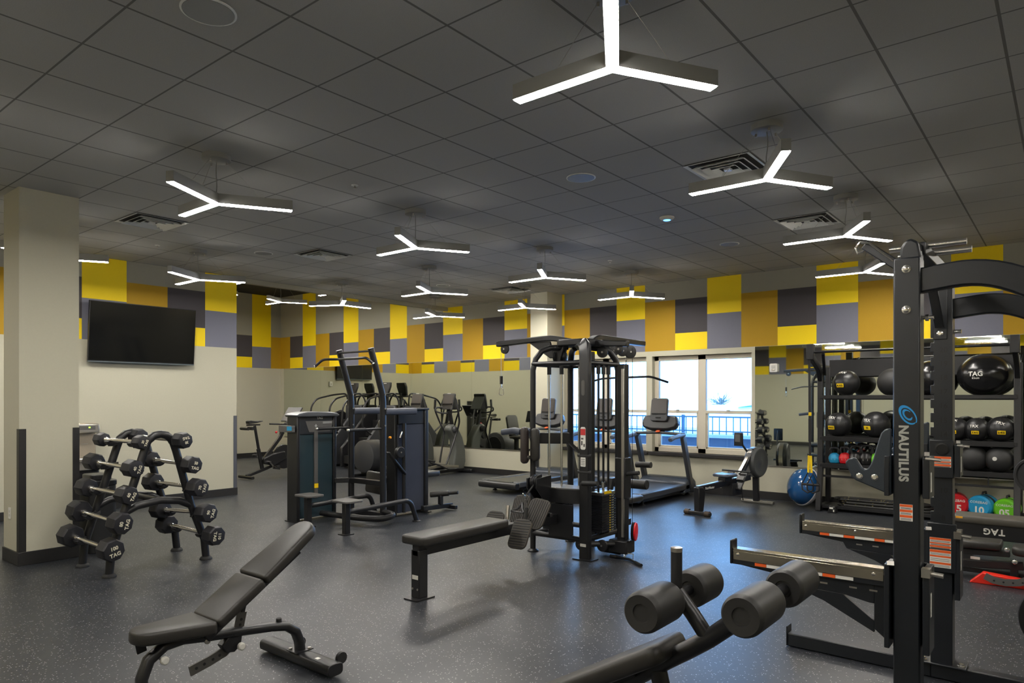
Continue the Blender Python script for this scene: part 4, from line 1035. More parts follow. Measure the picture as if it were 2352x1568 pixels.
footplate((-4.07, 5.16, .385), (1,.12,0), tl, .20, .29); footplate((-4.47, 5.24, .42), (1,.12,0), tl, .20, .27)
footplate((-4.19, 5.58, .51), (.9,.1,-.12), (.12,.5,.86), .23, .32, 9, False); footplate((-4.43, 5.62, .525), (.9,-.1,.12), (-.12,.5,.86), .23, .32, 9, False)
m = MB(); m.bar([(-4.50,5.27,.36),(-4.05,5.27,.36)], .05, .05); m.bar([(-4.46,5.66,.50),(-4.06,5.66,.50)], .04, .04); m.build('foot_plate_bar', M_black, t, bevel=.005)
# lat pulldown seat at the back
m = MB(); m.cyl((-4.48,7.28,.66), (-3.86,7.28,.66), .055, 18); m.build('thigh_roller', M_foam, t); MB().cyl((-3.862,7.28,.66),(-3.85,7.28,.66),.05,18).build('roller_cap', M_rubber, t)
MB().cyl((-3.95,7.20,.90),(-3.76,7.20,.905),.035,14).build('thigh_roller', M_foam, t)
MB().bar([(-4.25,6.75,.16),(-4.25,7.55,.16)], .08, .08).build('seat_beam', M_black, t, bevel=.006); MB().bar([(-4.25,7.4,.0),(-4.25,7.4,.42)], .07, .07).build('seat_post', M_black, t, bevel=.006)
MB().pad(rrect(.40,.36,.06,5), (-4.25,7.42,.42), (1,0,0), (0,1,0), (0,0,1), .07, .018).build('seat_pad', M_vinyl, t, angle=60)
MB().bar([(-4.25,7.0,.1),(-4.25,7.14,.70),(-4.25,7.24,.70)], .05, .05).build('roller_post', M_black, t)

# attachments are things of their own: they clip on and off
q = thing('lat_bar', 'long black bent pulldown bar hanging from the far arm of the cable station', 'bar', (-4.25, 7.49, 1.92))
zb = 1.672+(914.35-866.5)/1591.7*8.497
MB().tube([(-4.80,7.49,zb-.055),(-4.58,7.49,zb-.005),(-4.25,7.49,zb),(-3.92,7.49,zb+.005),(-3.69,7.49,zb-.068)], .0135, 12, rad=.06).build('bar', M_dark, q, angle=60)
m = MB(); m.tube([(-4.25,7.49,zb),(-4.25,7.49,zb+.04)], .009, 8); m.build('swivel_eye', M_steel, q)
ch = MB(); zc = zb+.04
for i in range(6):
    a = (1,0,0) if i % 2 else (0,1,0); A = Vector(a)
    ch.tube([Vector((-4.25,7.49,zc+.018))+A*.009*math.cos(2*PI*k/10)+Vector((0,0,.02*math.sin(2*PI*k/10))) for k in range(10)], .003, 5, closed=True); zc += .031
ch.build('chain', M_chrome, q); MB().tube([(-4.25,7.49,zc-.004),(-4.25,7.49,2.215)], .003, 6).build('cable', M_dark, q)
def carabiner(c, h_, w_, parent, m=M_chrome, ax=(1,0,0)):
    ax = Vector(ax).normalized(); c = Vector(c)
    pts = [c+ax*(w_*x)+Vector((0,0,h_*z)) for x, z in ((-.2,.5),(.2,.5),(.3,.3),(.5,-.3),(.35,-.47),(0,-.5),(-.35,-.47),(-.5,-.3),(-.3,.3))]
    return MB().tube(pts, .0045, 6, closed=True).build('carabiner', m, parent)
q = thing('cable_clip', 'dangling steel cable with snap clip below the left pulley arm', 'clip', (-5.275, 6.33, 1.85))
x0 = -5.275
MB().tube([(x0+.0,6.33,2.25),(x0-.004,6.33,2.1),(x0,6.33,1.93)], .003, 6).build('cable', M_steel, q)
MB().cyl((x0,6.33,1.84),(x0,6.33,1.935),.019,12).build('rubber_stop', M_rubber, q)
MB().tube([(x0,6.33,1.84),(x0,6.33,1.80)], .006, 6).build('swivel', M_chrome, q)
carabiner((x0,6.33,1.76), .10, .055, q, ax=(.8,.6,0))
q = thing('straight_bar', 'short straight cable bar lying on the floor by the cable station', 'bar', (-3.55, 6.22, 0))
a = aZ(1402, 1276, .016); b_ = aZ(1473, 1298, .014); k = aZ(1446, 1284, .016)
MB().tube([a, k, b_], .013, 12).build('bar', M_dark, q); MB().tube([a, a+(k-a)*.33], .0165, 12).build('grip', M_rubber, q); MB().tube([b_, b_+(k-b_)*.5], .0165, 12).build('grip', M_rubber, q)
kk = a+(k-a)*.72
m = MB(); m.tube([kk+Vector((0,0,.0)), kk+Vector((.02,.03,.05)), kk+Vector((.08,.05,.045)), k+Vector((.03,.02,.0))], .005, 6); m.tube([kk, kk+Vector((-.02,.04,.1)), Vector((XC+.10,YC-.03,.2))], .004, 6); m.build('snap_link', M_chrome, q)
q = thing('row_handle', 'close-grip rowing handle clipped over the ridged foot plates', 'handle', (-4.33, 5.5, .5))
m = MB(); m.tube([(-4.345,5.74,.77),(-4.34,5.62,.69)], .009, 8); m.build('strap', M_rubber, q)
c = MB(); c.tube([(-4.335+.012*math.cos(2*PI*i/12), 5.58-.02*0-.035*math.sin(2*PI*i/12), .655+.05*math.sin(2*PI*i/12)) for i in range(12)], .006, 6, closed=True); c.build('carabiner', M_chrome, q)
m = MB(); m.tube([(-4.335,5.54,.61),(-4.36,5.49,.555),(-4.42,5.46,.53)], .012, 8); m.tube([(-4.335,5.54,.61),(-4.29,5.48,.555),(-4.24,5.44,.53)], .012, 8); m.tube([(-4.42,5.46,.53),(-4.24,5.44,.53)], .008, 8); m.build('yoke', M_dark, q)
for x in (-4.45, -4.22): MB().cyl((x,5.45,.585),(x+.01,5.42,.45),.018,12).build('grip', M_rubber if x > -4.3 else M_steel, q)
# ------------------------------------------------------------------ assisted dip and chin machine
t = thing('dip_machine', 'black assisted dip and chin machine with pale grey stack tower and two steps', 'machine', (-7.6, 6.0, 0))
M_tint = mat('tinted_panel', rgb(40, 58, 66), .26, noise=.08, nscale=6, coat=.5)
XF, Y0, Y1 = -8.08, 5.42, 6.06
m = MB(); m.box((XF-.24, Y0, .0), (XF, Y0+.05, 1.46)); m.box((XF-.24, Y1-.05, 0), (XF, Y1, 1.44)); m.build('tower_post', M_black, t, bevel=.012)
m = MB(); m.box((XF-.22, Y0+.05, .04), (XF-.03, Y1-.05, 1.18)); m.build('tower_panel', M_tint, t, bevel=.003)
m = MB(); m.box((XF-.2, Y0+.05, 1.18), (XF-.015, Y1-.05, 1.45)); hp = m.build('tower_head_panel', mat('graphite_panel', rgb(40, 43, 48), .35, noise=.05), t, bevel=.008)
capy = [Y0-.03, Y0+.02, Y0+.15, (Y0+Y1)/2, Y1-.15, Y1-.02, Y1+.03]; capz = [1.44, 1.468, 1.485, 1.49, 1.485, 1.468, 1.44]
m = MB(); m.prism(list(zip(capy, capz))+[(Y1+.0, 1.42), (Y0, 1.42)], (XF-.115, 0, 0), (0,1,0), (0,0,1), (.16,0,0)); m.build('tower_cap', mat('grey_cap', rgb(82, 85, 90), .3, noise=.04), t, bevel=.015)
lettering('lettering', 'TAG', M_silver, hp, (XF-.0145, 5.79, 1.40), (0,1,0), (0,0,1), .05, bold=.03)
m = MB(); m.prism([(5.56,1.36),(6.02,1.36),(5.96,1.21),(5.62,1.21)], (XF-.0145,0,0), (0,1,0), (0,0,1), (.001,0,0)); inst = m.build('instruction_panel', M_grey, hp, smooth=False)
m = MB(); [m.box((XF-.0134, 5.84, z), (XF-.013, 5.99, z+.006)) for z in (1.34,1.325)]; m.box((XF-.0134, 5.72, 1.25), (XF-.013, 5.735, 1.315)); m.box((XF-.0134, 5.705, 1.29), (XF-.013, 5.75, 1.297)); m.build('small_print', M_silver, inst, smooth=False)
MB().box((XF-.028, 5.70, .30), (XF-.012, 5.76, 1.22)).build('weight_slot', M_grey, t, bevel=.003)
m = MB(); m.box((XF-.02, 5.70, .44), (XF-.006, 5.76, .50)); m.build('stack_pin_label', M_yplas, t, smooth=False)
m = MB(); m.bar([(XF+.0,5.36,1.26),(XF-.3,5.36,1.26)], .06, .09); m.build('pin_holder', M_grey, t, bevel=.006); MB().box((XF-.10,5.328,1.24),(XF+.01,5.33,1.295)).build('blue_sticker', M_blue, t, smooth=False)
for (x, y) in ((XF-.12, Y0+.02), (XF-.12, Y1-.02)): MB().prism(rrect(.30,.09,.02), (x,y,.006), (1,0,0),(0,1,0),(0,0,.006)).build('foot_plate', M_black, t)
# two uprights, leaning at the top
for X in (-7.93, -7.25):
    MB().oval([(X,6.2,.05),(X,6.2,1.62),(X,6.185,1.74),(X,5.99,2.34)], .085, .075, (1,0,0), rad=.0, pw=.8).build('upright', M_black, t, angle=60)
    m = MB(); m.oval([(X,6.22,1.49),(X,6.78,1.49)], .11, .095, (0,0,1), pw=.55); m.build('forearm_pad', mat('slate_pad', rgb(62,66,78), .42, noise=.05), t, bevel=.008, angle=60)
    m = MB(); m.cyl((X,6.2,1.262),(X,5.62,1.258),.016,12); hb = m.build('dip_handle', M_black, t); m = MB(); m.cyl((X,5.9,1.26),(X,5.64,1.258),.0215,14); m.build('grip', M_rubber, hb); m = MB(); m.ball((X,5.62,1.258),.024,12,8); m.build('end_knob', M_steel, hb)
    for z in (1.30,1.53,1.72): MB().lathe((X+.042,6.2,z),(1,0,0),[(.012,0),(.011,.008)],10).build('bolt', M_steel, t)
MB().cyl((-7.97,5.975,2.30),(-7.21,5.975,2.30),.014,10).build('top_bolt_bar', M_dark, t)
p0, p1, p2 = aX(723,842,-8.12), aX(742,825,-8.06), aX(776,825,-7.93)
q2, q1, q0 = aX(818,823,-7.42), aX(842,821,-7.18), aX(857,835,-7.12)
MB().tube([p0, p1, p2, q2, q1, q0], .017, 12, rad=.05).build('chin_bar', M_black, t, angle=60)
for a, b in ((p0, p1), (q0, q1)): MB().cyl(a-(b-a).normalized()*.004, a+(b-a).normalized()*.008, .019, 12).build('end_cap', M_chrome, t)
# base tubes
for X, e in ((-6.93, 6.52), (-7.72, 6.48)):
    MB().tube([(X,5.32,.27),(X,6.2,.30),(X,e-.12,.30),(X,e,.0)], .033, 12, rad=.12).build('side_rail', M_black, t, angle=60)
    MB().lathe((X,e,0),(0,0,1),[(.06,0),(.06,.01),(.04,.022)],18).build('foot', M_black, t)
    MB().bar([(X,5.34,0),(X,5.34,.40)], .075, .075, (0,1,0)).build('step_post', M_black, t, bevel=.008)
    MB().prism(rrect(.16,.16,.03), (X,5.34,.006),(1,0,0),(0,1,0),(0,0,.006)).build('foot_plate', M_black, t)
    m = MB(); m.prism(rrect(.33,.26,.05,5), (X,5.36,.41),(1,0,0),(0,1,0),(0,0,.012)); st = m.build('step_plate', M_grey, t, bevel=.004)
MB().tube([(-8.0,5.75,.10),(-7.3,5.85,.09),(-7.02,6.0,.09),(-7.0,6.2,.12),(-7.25,6.2,.14)], .04, 12, rad=.15).build('base_tube', M_black, t, angle=60)
m = MB(); m.bar([(-7.93,6.2,.09),(-7.25,6.2,.09)], .08, .08); m.bar([(-8.05,6.0,.52),(-7.93,6.18,.52),(-7.25,6.2,.52)], .05, .07); m.build('cross_bar', M_black, t, bevel=.008)
m = MB(); m.pad(rrect(.38,.31,.05,5), (-7.79,6.56,.455), (1,0,-.05), (0,.12,.99), (0,-.99,.12), .07, .02); m.build('knee_pad', M_vinyl, t, angle=60)
m = MB(); m.bar([(-7.76,6.57,.46),(-7.8,6.8,.5),(-7.85,7.1,.6)], .06, .08); m.build('lever_arm', M_black, t, bevel=.008)

# ------------------------------------------------------------------ neighbouring stack machine behind it
t = thing('leg_machine', 'black leg machine with tall blue-grey stack tower, right of the dip machine', 'machine', (-7.1, 7.0, 0))
XF, Y0, Y1 = -7.08, 6.30, 6.92
m = MB(); m.box((XF-.22, Y1-.07, 0), (XF, Y1, 1.53)); m.box((XF-.22, Y0, 0), (XF-.04, Y0+.05, 1.50)); m.build('tower_post', M_black, t, bevel=.012)
m = MB(); m.box((XF-.2, Y0+.05, .05), (XF-.03, Y1-.07, 1.30)); m.build('tower_panel', mat('tinted_panel_blue', rgb(58, 62, 74), .25, noise=.1, nscale=5, coat=.3), t, bevel=.003)
m = MB(); m.box((XF-.21, Y0+.05, 1.30), (XF-.02, Y1-.07, 1.50)); m.build('tower_head_panel', M_plastic, t, bevel=.01)
m = MB(); m.box((XF-.23, Y0-.01, 1.50), (XF+.01, Y1+.01, 1.53)); m.build('tower_cap', M_black, t, bevel=.008)
MB().prism(rrect(.3,.12,.03), (XF-.1,Y1-.03,.006),(1,0,0),(0,1,0),(0,0,.006)).build('foot_plate', M_black, t)
m = MB(); m.tube([(XF+.02,6.42,.06),(XF+.02,6.42,1.32)], .03, 12); m.build('front_tube', M_black, t, angle=60)
m = MB(); m.lathe((XF+.06,6.28,.92),(1,0,0),[(.075,0),(.08,.01),(.08,.05),(.07,.06)],24); cam_ = m.build('counterweight', M_plastic, t); MB().lathe((XF+.12,6.28,.92),(1,0,0),[(.012,0),(.01,.006)],10).build('bolt', M_steel, cam_)
m = MB(); m.bar([(XF+.04,6.10,.93),(XF+.04,6.42,.60)], .03, .07, (1,0,0)); m.build('lever_arm', M_black, t, bevel=.008)
MB().lathe((XF+.035,6.14,1.13),(1,0,0),[(.018,0),(.02,.02),(.014,.03)],14).build('range_knob', mat('orange_knob', rgb(235,150,20), .4, noise=.03), t)
m = MB(); m.lathe((XF+.03,6.34,1.12),(0,.4,1),[(.012,0),(.014,.08),(.008,.09)],10); m.build('range_lever', M_steel, t)
m = MB(); m.bar([(-6.98,6.7,.09),(-6.98,7.30,.07)], .07, .07); m.bar([(-7.12,7.26,.05),(-6.84,7.26,.05)], .06, .06); m.bar([(-6.96,7.05,.1),(-6.96,7.05,.24)], .06, .06, (0,1,0)); m.build('floor_frame', M_black, t, bevel=.008)
m = MB(); m.cyl((-7.10,6.98,.245),(-6.86,7.12,.275),.04,16); r_ = m.build('leg_roller', M_foam, t); MB().cyl((-6.87,7.115,.274),(-6.74,7.19,.29),.026,14).build('grip', M_rubber, t)
m = MB(); m.pad(rrect(.42,.40,.06,5), (-7.35,7.05,.50),(1,0,0),(0,1,0),(0,0,1),.08,.02); m.build('seat_pad', M_vinyl, t, angle=60); MB().bar([(-7.35,7.05,.1),(-7.35,7.05,.5)], .07,.07,(0,1,0)).build('seat_post', M_black, t, bevel=.006)

t.location += Vector((-.28, .24, 0))
# ------------------------------------------------------------------ cardio machines
def clone(root, loc, rz=0, label=None): return dup(root, loc, rz, label)
M_deck = mat('treadmill_belt', rgb(42, 44, 48), .32, noise=.06, nscale=200)
M_shell = mat('cardio_shell', rgb(60, 61, 64), .35, noise=.05)
M_screen = mat('console_screen', rgb(66, 62, 60), .25, noise=.05)
def treadmill(loc, label):
    """local: x across, +y towards the console, origin on the floor under the deck's middle"""
    t = thing('treadmill', label, 'treadmill', (0,0,0), 'treadmills facing the windows')
    m = MB(); m.prism(rrect(.56, 1.72, .02), (0,-.18,.195), (1,0,0),(0,1,0),(0,0,.012)); m.build('running_belt', M_deck, t)
    for s in (-1, 1):
        m = MB(); m.bar([(s*.365,-1.0,.165),(s*.365,.72,.165)], .15, .10); m.build('side_rail', M_shell, t, bevel=.02)
    m = MB(); m.oval([(-.43,-1.04,.14),(.43,-1.04,.14)], .13, .12, pw=.7); m.build('rear_roller_cover', M_plastic, t, bevel=.01)
    m = MB(); m.prism([(.55,.15),(.55,.24),(.66,.30),(.86,.31),(.97,.24),(1.0,.06),(.5,.06)], (0,0,0), (0,1,0),(0,0,1), (.44,0,0)); m.build('motor_hood', mat('hood_shell', rgb(60,66,76), .24, noise=.04), t, bevel=.03, seg=3)
    m = MB(); m.box((-.36,-.8,.06),(.36,.9,.12)); m.build('deck_frame', M_black, t)
    for x, y in ((-.33,-.75),(.33,-.75),(-.33,.85),(.33,.85)): MB().lathe((x,y,0),(0,0,1),[(.04,0),(.04,.015),(.015,.03),(.015,.08)],14).build('foot', M_rubber, t)
    for s in (-1, 1):
        m = MB(); m.oval([(s*.43,.86,.10),(s*.43,.44,1.04)], .11, .075, (1,0,0), pw=.6) if False else m.bar([(s*.43,.80,.10),(s*.43,.62,.60),(s*.43,.46,1.03)], .065, .13, (0,1,0)); m.build('upright', M_shell, t, bevel=.02, angle=50)
        m = MB(); m.oval([(s*.43,.50,1.06),(s*.43,.10,1.02),(s*.42,.0,.99)], .075, .07, pw=.8); m.build('side_handrail', mat('rail_shell', rgb(86,92,102), .35, noise=.04), t, angle=60, bevel=.006)
    m = MB(); m.oval([(-.46,.42,1.07),(0,.46,1.085),(.46,.42,1.07)], .12, .05, pw=.7); m.build('front_crossbar', M_shell, t, bevel=.006, angle=60)
    m = MB(); m.prism([(-.34,0),(-.30,-.09),(-.16,-.13),(.16,-.13),(.30,-.09),(.34,0),(.30,.12),(.22,.13),(-.22,.13),(-.30,.12)], (0,.50,1.24), (1,0,0), (0,.3,.95), (0,.055,-.02)); m.build('console_pod', M_plastic, t, bevel=.03, seg=3)
    m = MB(); m.prism(rrect(.32,.40,.045,5), (0,.46,1.475), (1,0,0),(0,.16,.987),(0,.02,-.003)); cs = m.build('console', M_shell, t, bevel=.012)
    m = MB(); m.prism(rrect(.285,.24,.02,4), (0,.444,1.535), (1,0,0),(0,.16,.987),(0,.0025,0)); m.build('screen', M_screen, cs)
    MB().box((-.05,.462,1.668),(.05,.468,1.676)).build('white_badge', M_white, cs, smooth=False)
    MB().box((-.13,.415,1.40),(.13,.43,1.41)).build('tray_lip', M_dark, cs)
    MB().box((-.045,.395,1.335),(.045,.41,1.35)).build('phone_slot', M_emb, cs)
    MB().lathe((0,.40,1.10),(0,-.3,1),[(.04,0),(.04,.012),(.02,.02)],16).build('stop_button', mat('orange_red', rgb(214,92,50), .4, noise=.03), t)
    t.location = loc; return t
T3 = treadmill((-5.52, 10.42, 0), 'treadmill closest to the rowing machine, facing the window')
clone(T3, (-6.62, 10.42, 0), 0, 'middle treadmill, seen through the rods of the cable station')
clone(T3, (-7.88, 10.42, 0), 0, 'treadmill beside the back column, its deck reaching toward the dip machine')

# rowing machine
d = (Vector((-3.86,11.1,0))-Vector((-4.16,9.37,0))).normalized(); sx = Vector((d.y,-d.x,0)); B0 = Vector((-4.16,9.37,0))
def W(a, s, z): return B0+d*a+sx*s+Vector((0,0,z))
t = thing('rowing_machine', 'black rowing machine with fan flywheel, parked before the right mirror', 'rower', tuple(W(.9,0,0)))
m = MB(); m.oval([W(.0,-.21,.035),W(.0,.21,.035)], .08, .06, pw=.7); ft = m.build('rear_foot', M_black, t, bevel=.006)
for s in (-1,1): MB().cyl(W(0,s*.20,.036),W(0,s*.13,.036),.042,14).build('rubber_end', mat('brown_rubber', rgb(66,52,40), .6, noise=.05), ft)
m = MB(); m.prism([(-.05,.0+.05),(.06,.05),(.11,.33),(.05,.40),(-.06,.40)], W(.03,0,0), d, (0,0,1), sx*.045); m.build('rear_leg', M_dark, t, bevel=.01)
m = MB(); m.bar([W(.0,0,.37),W(1.05,0,.42),W(1.4,0,.44)], .07, .085); rl = m.build('seat_rail', M_dark, t, bevel=.008); MB().bar([W(.0,0,.415),W(1.2,0,.47)], .05, .008).build('steel_strip', M_steel, rl)
lettering('maker_lettering', 'StairMaster', M_silver, rl, W(.26,.0365,.375), d, (0,0,1), .05, bold=.02)
m = MB(); m.prism([(-.15,.0),(-.12,.03),(-.05,.02),(.05,.02),(.12,.03),(.15,.0),(.12,-.02),(-.12,-.02)], W(.72,0,.52), sx, (0,0,1), d*.12); m.build('seat', mat('grey_blue_vinyl', rgb(70,78,92), .4, noise=.05), t, bevel=.012)
m = MB(); m.obox(W(.72,0,.46), sx*.06, d*.10, (0,0,.035)); m.build('seat_carriage', M_plastic, t, bevel=.01)
for s in (-1,1):
    m = MB(); m.obox(W(.98,s*.11,.42), sx*.055, (d*.10+Vector((0,0,.12))), (-d*.01+Vector((0,0,.008)))); fp = m.build('footrest', M_plastic, t, bevel=.008)
    m = MB(); m.obox(W(.97,s*.11,.46), sx*.058, (d*.02+Vector((0,0,.025))), (-d*.014+Vector((0,0,.012)))); m.build('foot_strap', M_grey, fp, bevel=.003)
m = MB(); m.obox(W(.92,0,.30), sx*.08, d*.13, (0,0,.09)); m.tube([W(1.05,.08,.32),W(1.07,.09,.12)], .01, 8); m.build('folding_catch', M_plastic, t, bevel=.02)
m = MB(); m.bar([W(1.05,0,.40),W(1.42,0,.78),W(1.50,0,.86)], .09, .06); m.build('front_mast', M_dark, t, bevel=.01)
m = MB(); m.bar([W(1.10,-.0,.53),W(1.35,0,.76)], .05, .012); m.build('handle_guard', M_steel, t, bevel=.003)
m = MB(); m.cyl(W(1.03,-.24,.56),W(1.03,.24,.56),.015,12); m.build('pull_handle', M_rubber, t)
m = MB(); m.bar([W(1.62,0,.05),W(1.60,0,.55)], .07, .09, (1,0,0)); m.build('front_leg', M_dark, t, bevel=.008)
m = MB(); m.oval([W(1.66,-.27,.035),W(1.66,.27,.035)], .07, .05, pw=.7); m.build('front_foot', M_steel, t, bevel=.004)
FW = W(1.60,.0,.665)
m = MB(); m.lathe(FW-sx*.09, sx, [(.12,-.005),(.20,.0),(.235,.03),(.24,.05)],36); m.build('flywheel_cover', M_plastic, t)
m = MB(); m.lathe(FW-sx*.045, sx, [(.236,0),(.24,.002),(.24,.068),(.236,.07)],40); m.build('steel_band', M_steel, t)
m = MB(); m.lathe(FW+sx*.03, sx, [(.24,0),(.24,.03),(.225,.055),(.21,.062),(.19,.055),(.05,.06),(.03,.07)],40); m.build('flywheel_grille', mat('grille_grey', rgb(78,80,80), .45, .2, noise=.2, nscale=90), t, angle=60)
m = MB(); m.bar([W(1.55,-.10,.80),W(1.42,-.12,.93),W(1.36,-.12,1.10)], .03, .02, (1,0,0)); m.build('monitor_arm', M_dark, t, bevel=.004)
m = MB(); m.obox(W(1.30,-.12,1.03), sx*.075, (0,0,.105), d*.015); mo = m.build('monitor', M_plastic, t, bevel=.01); MB().obox(W(1.284,-.13,1.05), sx*.045, (0,0,.06), d*.001).build('screen', M_grey, mo, smooth=False)

# ellipticals facing the mirror
def elliptical(loc, label):
    t = thing('elliptical_trainer', label, 'elliptical', (0,0,0), 'elliptical trainers before the mirror')
    m = MB(); m.bar([(0,-1.15,.07),(0,.55,.07)], .14, .07); m.build('floor_frame', M_black, t, bevel=.01)
    for y in (.55,-1.1): m = MB(); m.oval([(-.30,y,.045),(.30,y,.045)], .10, .08, pw=.7); m.build('stabiliser', M_plastic, t, bevel=.006)
    prof = [(.50,.08),(.56,.25),(.55,.50),(.46,.80),(.30,1.02),(.18,1.10),(.06,1.06),(.04,.96),(.14,.86),(.20,.72),(.22,.50),(.18,.30),(.14,.08)]
    m = MB(); m.prism(prof, (0,0,0), (0,1,0),(0,0,1), (.10,0,0)); m.build('drive_shroud', mat('graphite_shell', rgb(84,86,82), .4, noise=.05), t, bevel=.04, seg=3, angle=50)
    m = MB(); m.bar([(0,.22,1.0),(0,.12,1.40)], .07, .07, (0,1,0)); m.build('mast', M_plastic, t, bevel=.01)
    m = MB(); m.prism(rrect(.34,.36,.03,4), (0,.10,1.60), (1,0,0),(0,.2,.98),(0,.03,0)); m.prism([(.08,1.42),(.30,1.42),(.12,1.78)], (0,0,0), (0,1,0),(0,0,1),(.16,0,0)); cs = m.build('console', M_plastic, t, bevel=.01)
    m = MB(); m.prism(rrect(.30,.20,.02,4), (0,.082,1.655), (1,0,0),(0,.2,.98),(0,.003,0)); m.build('screen', M_screen, cs); MB().box((-.05,.11,1.775),(.05,.115,1.785)).build('white_badge', M_white, cs, smooth=False)
    MB().box((-.14,.03,1.54),(.14,.06,1.555)).build('tray_lip', M_emb, cs)
    for s in (-1,1):
        m = MB(); m.tube([(0,.13,1.34),(s*.16,.03,1.34),(s*.24,-.08,1.38),(s*.25,-.05,1.47),(s*.14,.06,1.47)], .018, 10, rad=.05); m.build('fixed_handle', M_plastic, t, angle=60)
        m = MB(); m.tube([(s*.27,.0+s*.05,1.62),(s*.31,.02+s*.05,1.42),(s*.27,.12+s*.04,1.15),(s*.19,.16,.92),(s*.2,-.08-s*.1,.24)], .02, 10, rad=.07); ma = m.build('moving_arm', M_dark, t, angle=60)
        m = MB(); m.tube([(s*.27,.0+s*.05,1.64),(s*.305,.017+s*.05,1.44)], .026, 10); m.build('grip', M_rubber, ma)
        m = MB(); m.lathe((s*.11,.17,.98),(s,0,0),[(.07,0),(.075,.02),(.05,.06)],18); m.build('pivot_cover', M_shell, t)
        y0 = -.62-s*.12; z0 = .30+s*.06
        m = MB(); m.bar([(s*.19,.2,.16),(s*.19,-.35,.22),(s*.19,-1.0,.17)], .05, .06); m.build('pedal_arm', M_steel if s > 0 else M_dark, t, bevel=.006)
        m = MB(); m.prism(rrect(.16,.40,.05,5), (s*.18,y0,z0), (1,0,0),(0,.97,-.2),(0,.01,.02)); m.build('pedal', M_plastic, t, bevel=.008)
        m = MB(); m.tube([(s*.28,.25,.12),(s*.27,-.2,.14),(s*.27,-.5,.26),(s*.25,-.72,.32)], .017, 8, rad=.1); m.build('link_rod', M_dark, t, angle=60)
    t.location = loc; return t
E2 = elliptical((-10.75, 10.98, 0), 'elliptical trainer before the mirror, next to the treadmill')
clone(E2, (-11.76, 10.98, 0), 0, 'elliptical trainer mostly hidden by the blue-grey stack tower')

# stair climbers
def climber(loc, label):
    t = thing('stair_climber', label, 'stair climber', (0,0,0), 'stair climbers behind the dip machine')
    for s in (-1,1):
        m = MB(); m.prism([(-.75,.04),(.45,.04),(.45,1.25),(.25,1.38),(.0,1.30),(-.62,.62),(-.75,.50)], (s*.36,0,0), (0,1,0),(0,0,1),(.035,0,0)); m.build('side_shroud', M_shell if s > 0 else M_plastic, t, bevel=.03, angle=50)
        m = MB(); m.tube([(s*.36,.42,1.10),(s*.36,.46,1.60),(s*.30,.36,1.80),(s*.33,-.05,1.76),(s*.38,-.50,1.66),(s*.38,-.66,1.48),(s*.38,-.70,1.0),(s*.37,-.40,.80)], .022, 10, rad=.1); m.build('handrail', M_dark, t, angle=60)
    for k in range(5):
        y = -.68+k*.22; z = .28+k*.205
        m = MB(); m.box((-.325,y,z),(.325,y+.25,z+.03)); m.box((-.325,y,z-.16),(.325,y+.015,z)); m.build('step', M_rubber, t, bevel=.004)
    m = MB(); m.prism([(.3,.04),(.5,.04),(.52,1.2),(.42,1.5),(.34,1.5)], (0,0,0),(0,1,0),(0,0,1),(.32,0,0)); m.build('front_shroud', M_shell, t, bevel=.03)
    m = MB(); m.bar([(0,.42,1.4),(0,.36,1.80)], .07,.06,(0,1,0)); m.build('mast', M_plastic, t)
    m = MB(); m.prism([(-.12,-.20),(.12,-.20),(.17,.06),(.15,.17),(-.15,.17),(-.17,.06)], (0,.34,1.90), (1,0,0),(0,.25,.97),(0,.035,0)); cs = m.build('console', M_emb, t, bevel=.015)
    m = MB(); m.prism(rrect(.22,.14,.02), (0,.322,1.95), (1,0,0),(0,.25,.97),(0,.003,0)); m.build('screen', M_screen, cs); MB().box((-.05,.32,2.03),(.05,.325,2.045)).build('white_badge', M_white, cs, smooth=False)
    m = MB(); m.prism(rrect(.36,.14,.05), (0,.34,1.72), (1,0,0),(0,1,0),(0,0,.02)); m.build('reading_tray', M_plastic, t, bevel=.01)
    m = MB(); m.box((-.4,-.6,0),(.4,-.5,.05)); m.box((-.4,.35,0),(.4,.45,.05)); m.build('floor_frame', M_black, t)
    t.location = loc; return t
S1 = climber((-13.16, 11.0, 0), 'stair climber whose console shows right of the dip machine posts')
clone(S1, (-14.43, 11.0, 0), 0, 'stair climber whose console shows between the dip machine posts')

# spin bike in the alcove
t = thing('spin_bike', 'black spin bike with a tablet screen in the alcove', 'bike', (-13.2, 8.2, 0))
def P(y, z, x=0): return Vector((-13.2+x, y+.3, z))
for y in (7.35, 8.55): m = MB(); m.oval([P(y,.05,-.26),P(y,.05,.26)], .07,.06,pw=.7); m.build('stabiliser', M_black, t, bevel=.004)
m = MB(); m.bar([P(7.35,.07),P(7.75,.18),P(8.1,.30),P(8.55,.08)], .06,.06, rad=.1); m.bar([P(7.72,.16),P(7.62,.62)], .05,.07,(0,1,0)); m.bar([P(7.72,.35),P(8.12,.82),P(8.2,.95)], .06,.07); m.build('frame', M_black, t, bevel=.006)
m = MB(); m.bar([P(7.64,.55),P(7.54,1.10)], .035,.05,(0,1,0)); m.bar([P(7.36,1.12),P(7.66,1.12)], .04,.03); m.build('seat_post', M_dark, t, bevel=.004)
m = MB(); m.prism([(-.02,-.02),(-.03,.04),(.02,.055),(.16,.035),(.29,.045),(.30,.03),(.16,.0)], P(7.40,1.16), (0,1,0),(0,0,1),(.065,0,0)); m.build('saddle', M_rubber, t, bevel=.02)
m = MB(); [m.cyl(P(7.32+k*.10,1.05,-.14),P(7.32+k*.10,1.05,.14),.035,12) for k in range(2)]; m.build('weight_holder', M_plastic, t)
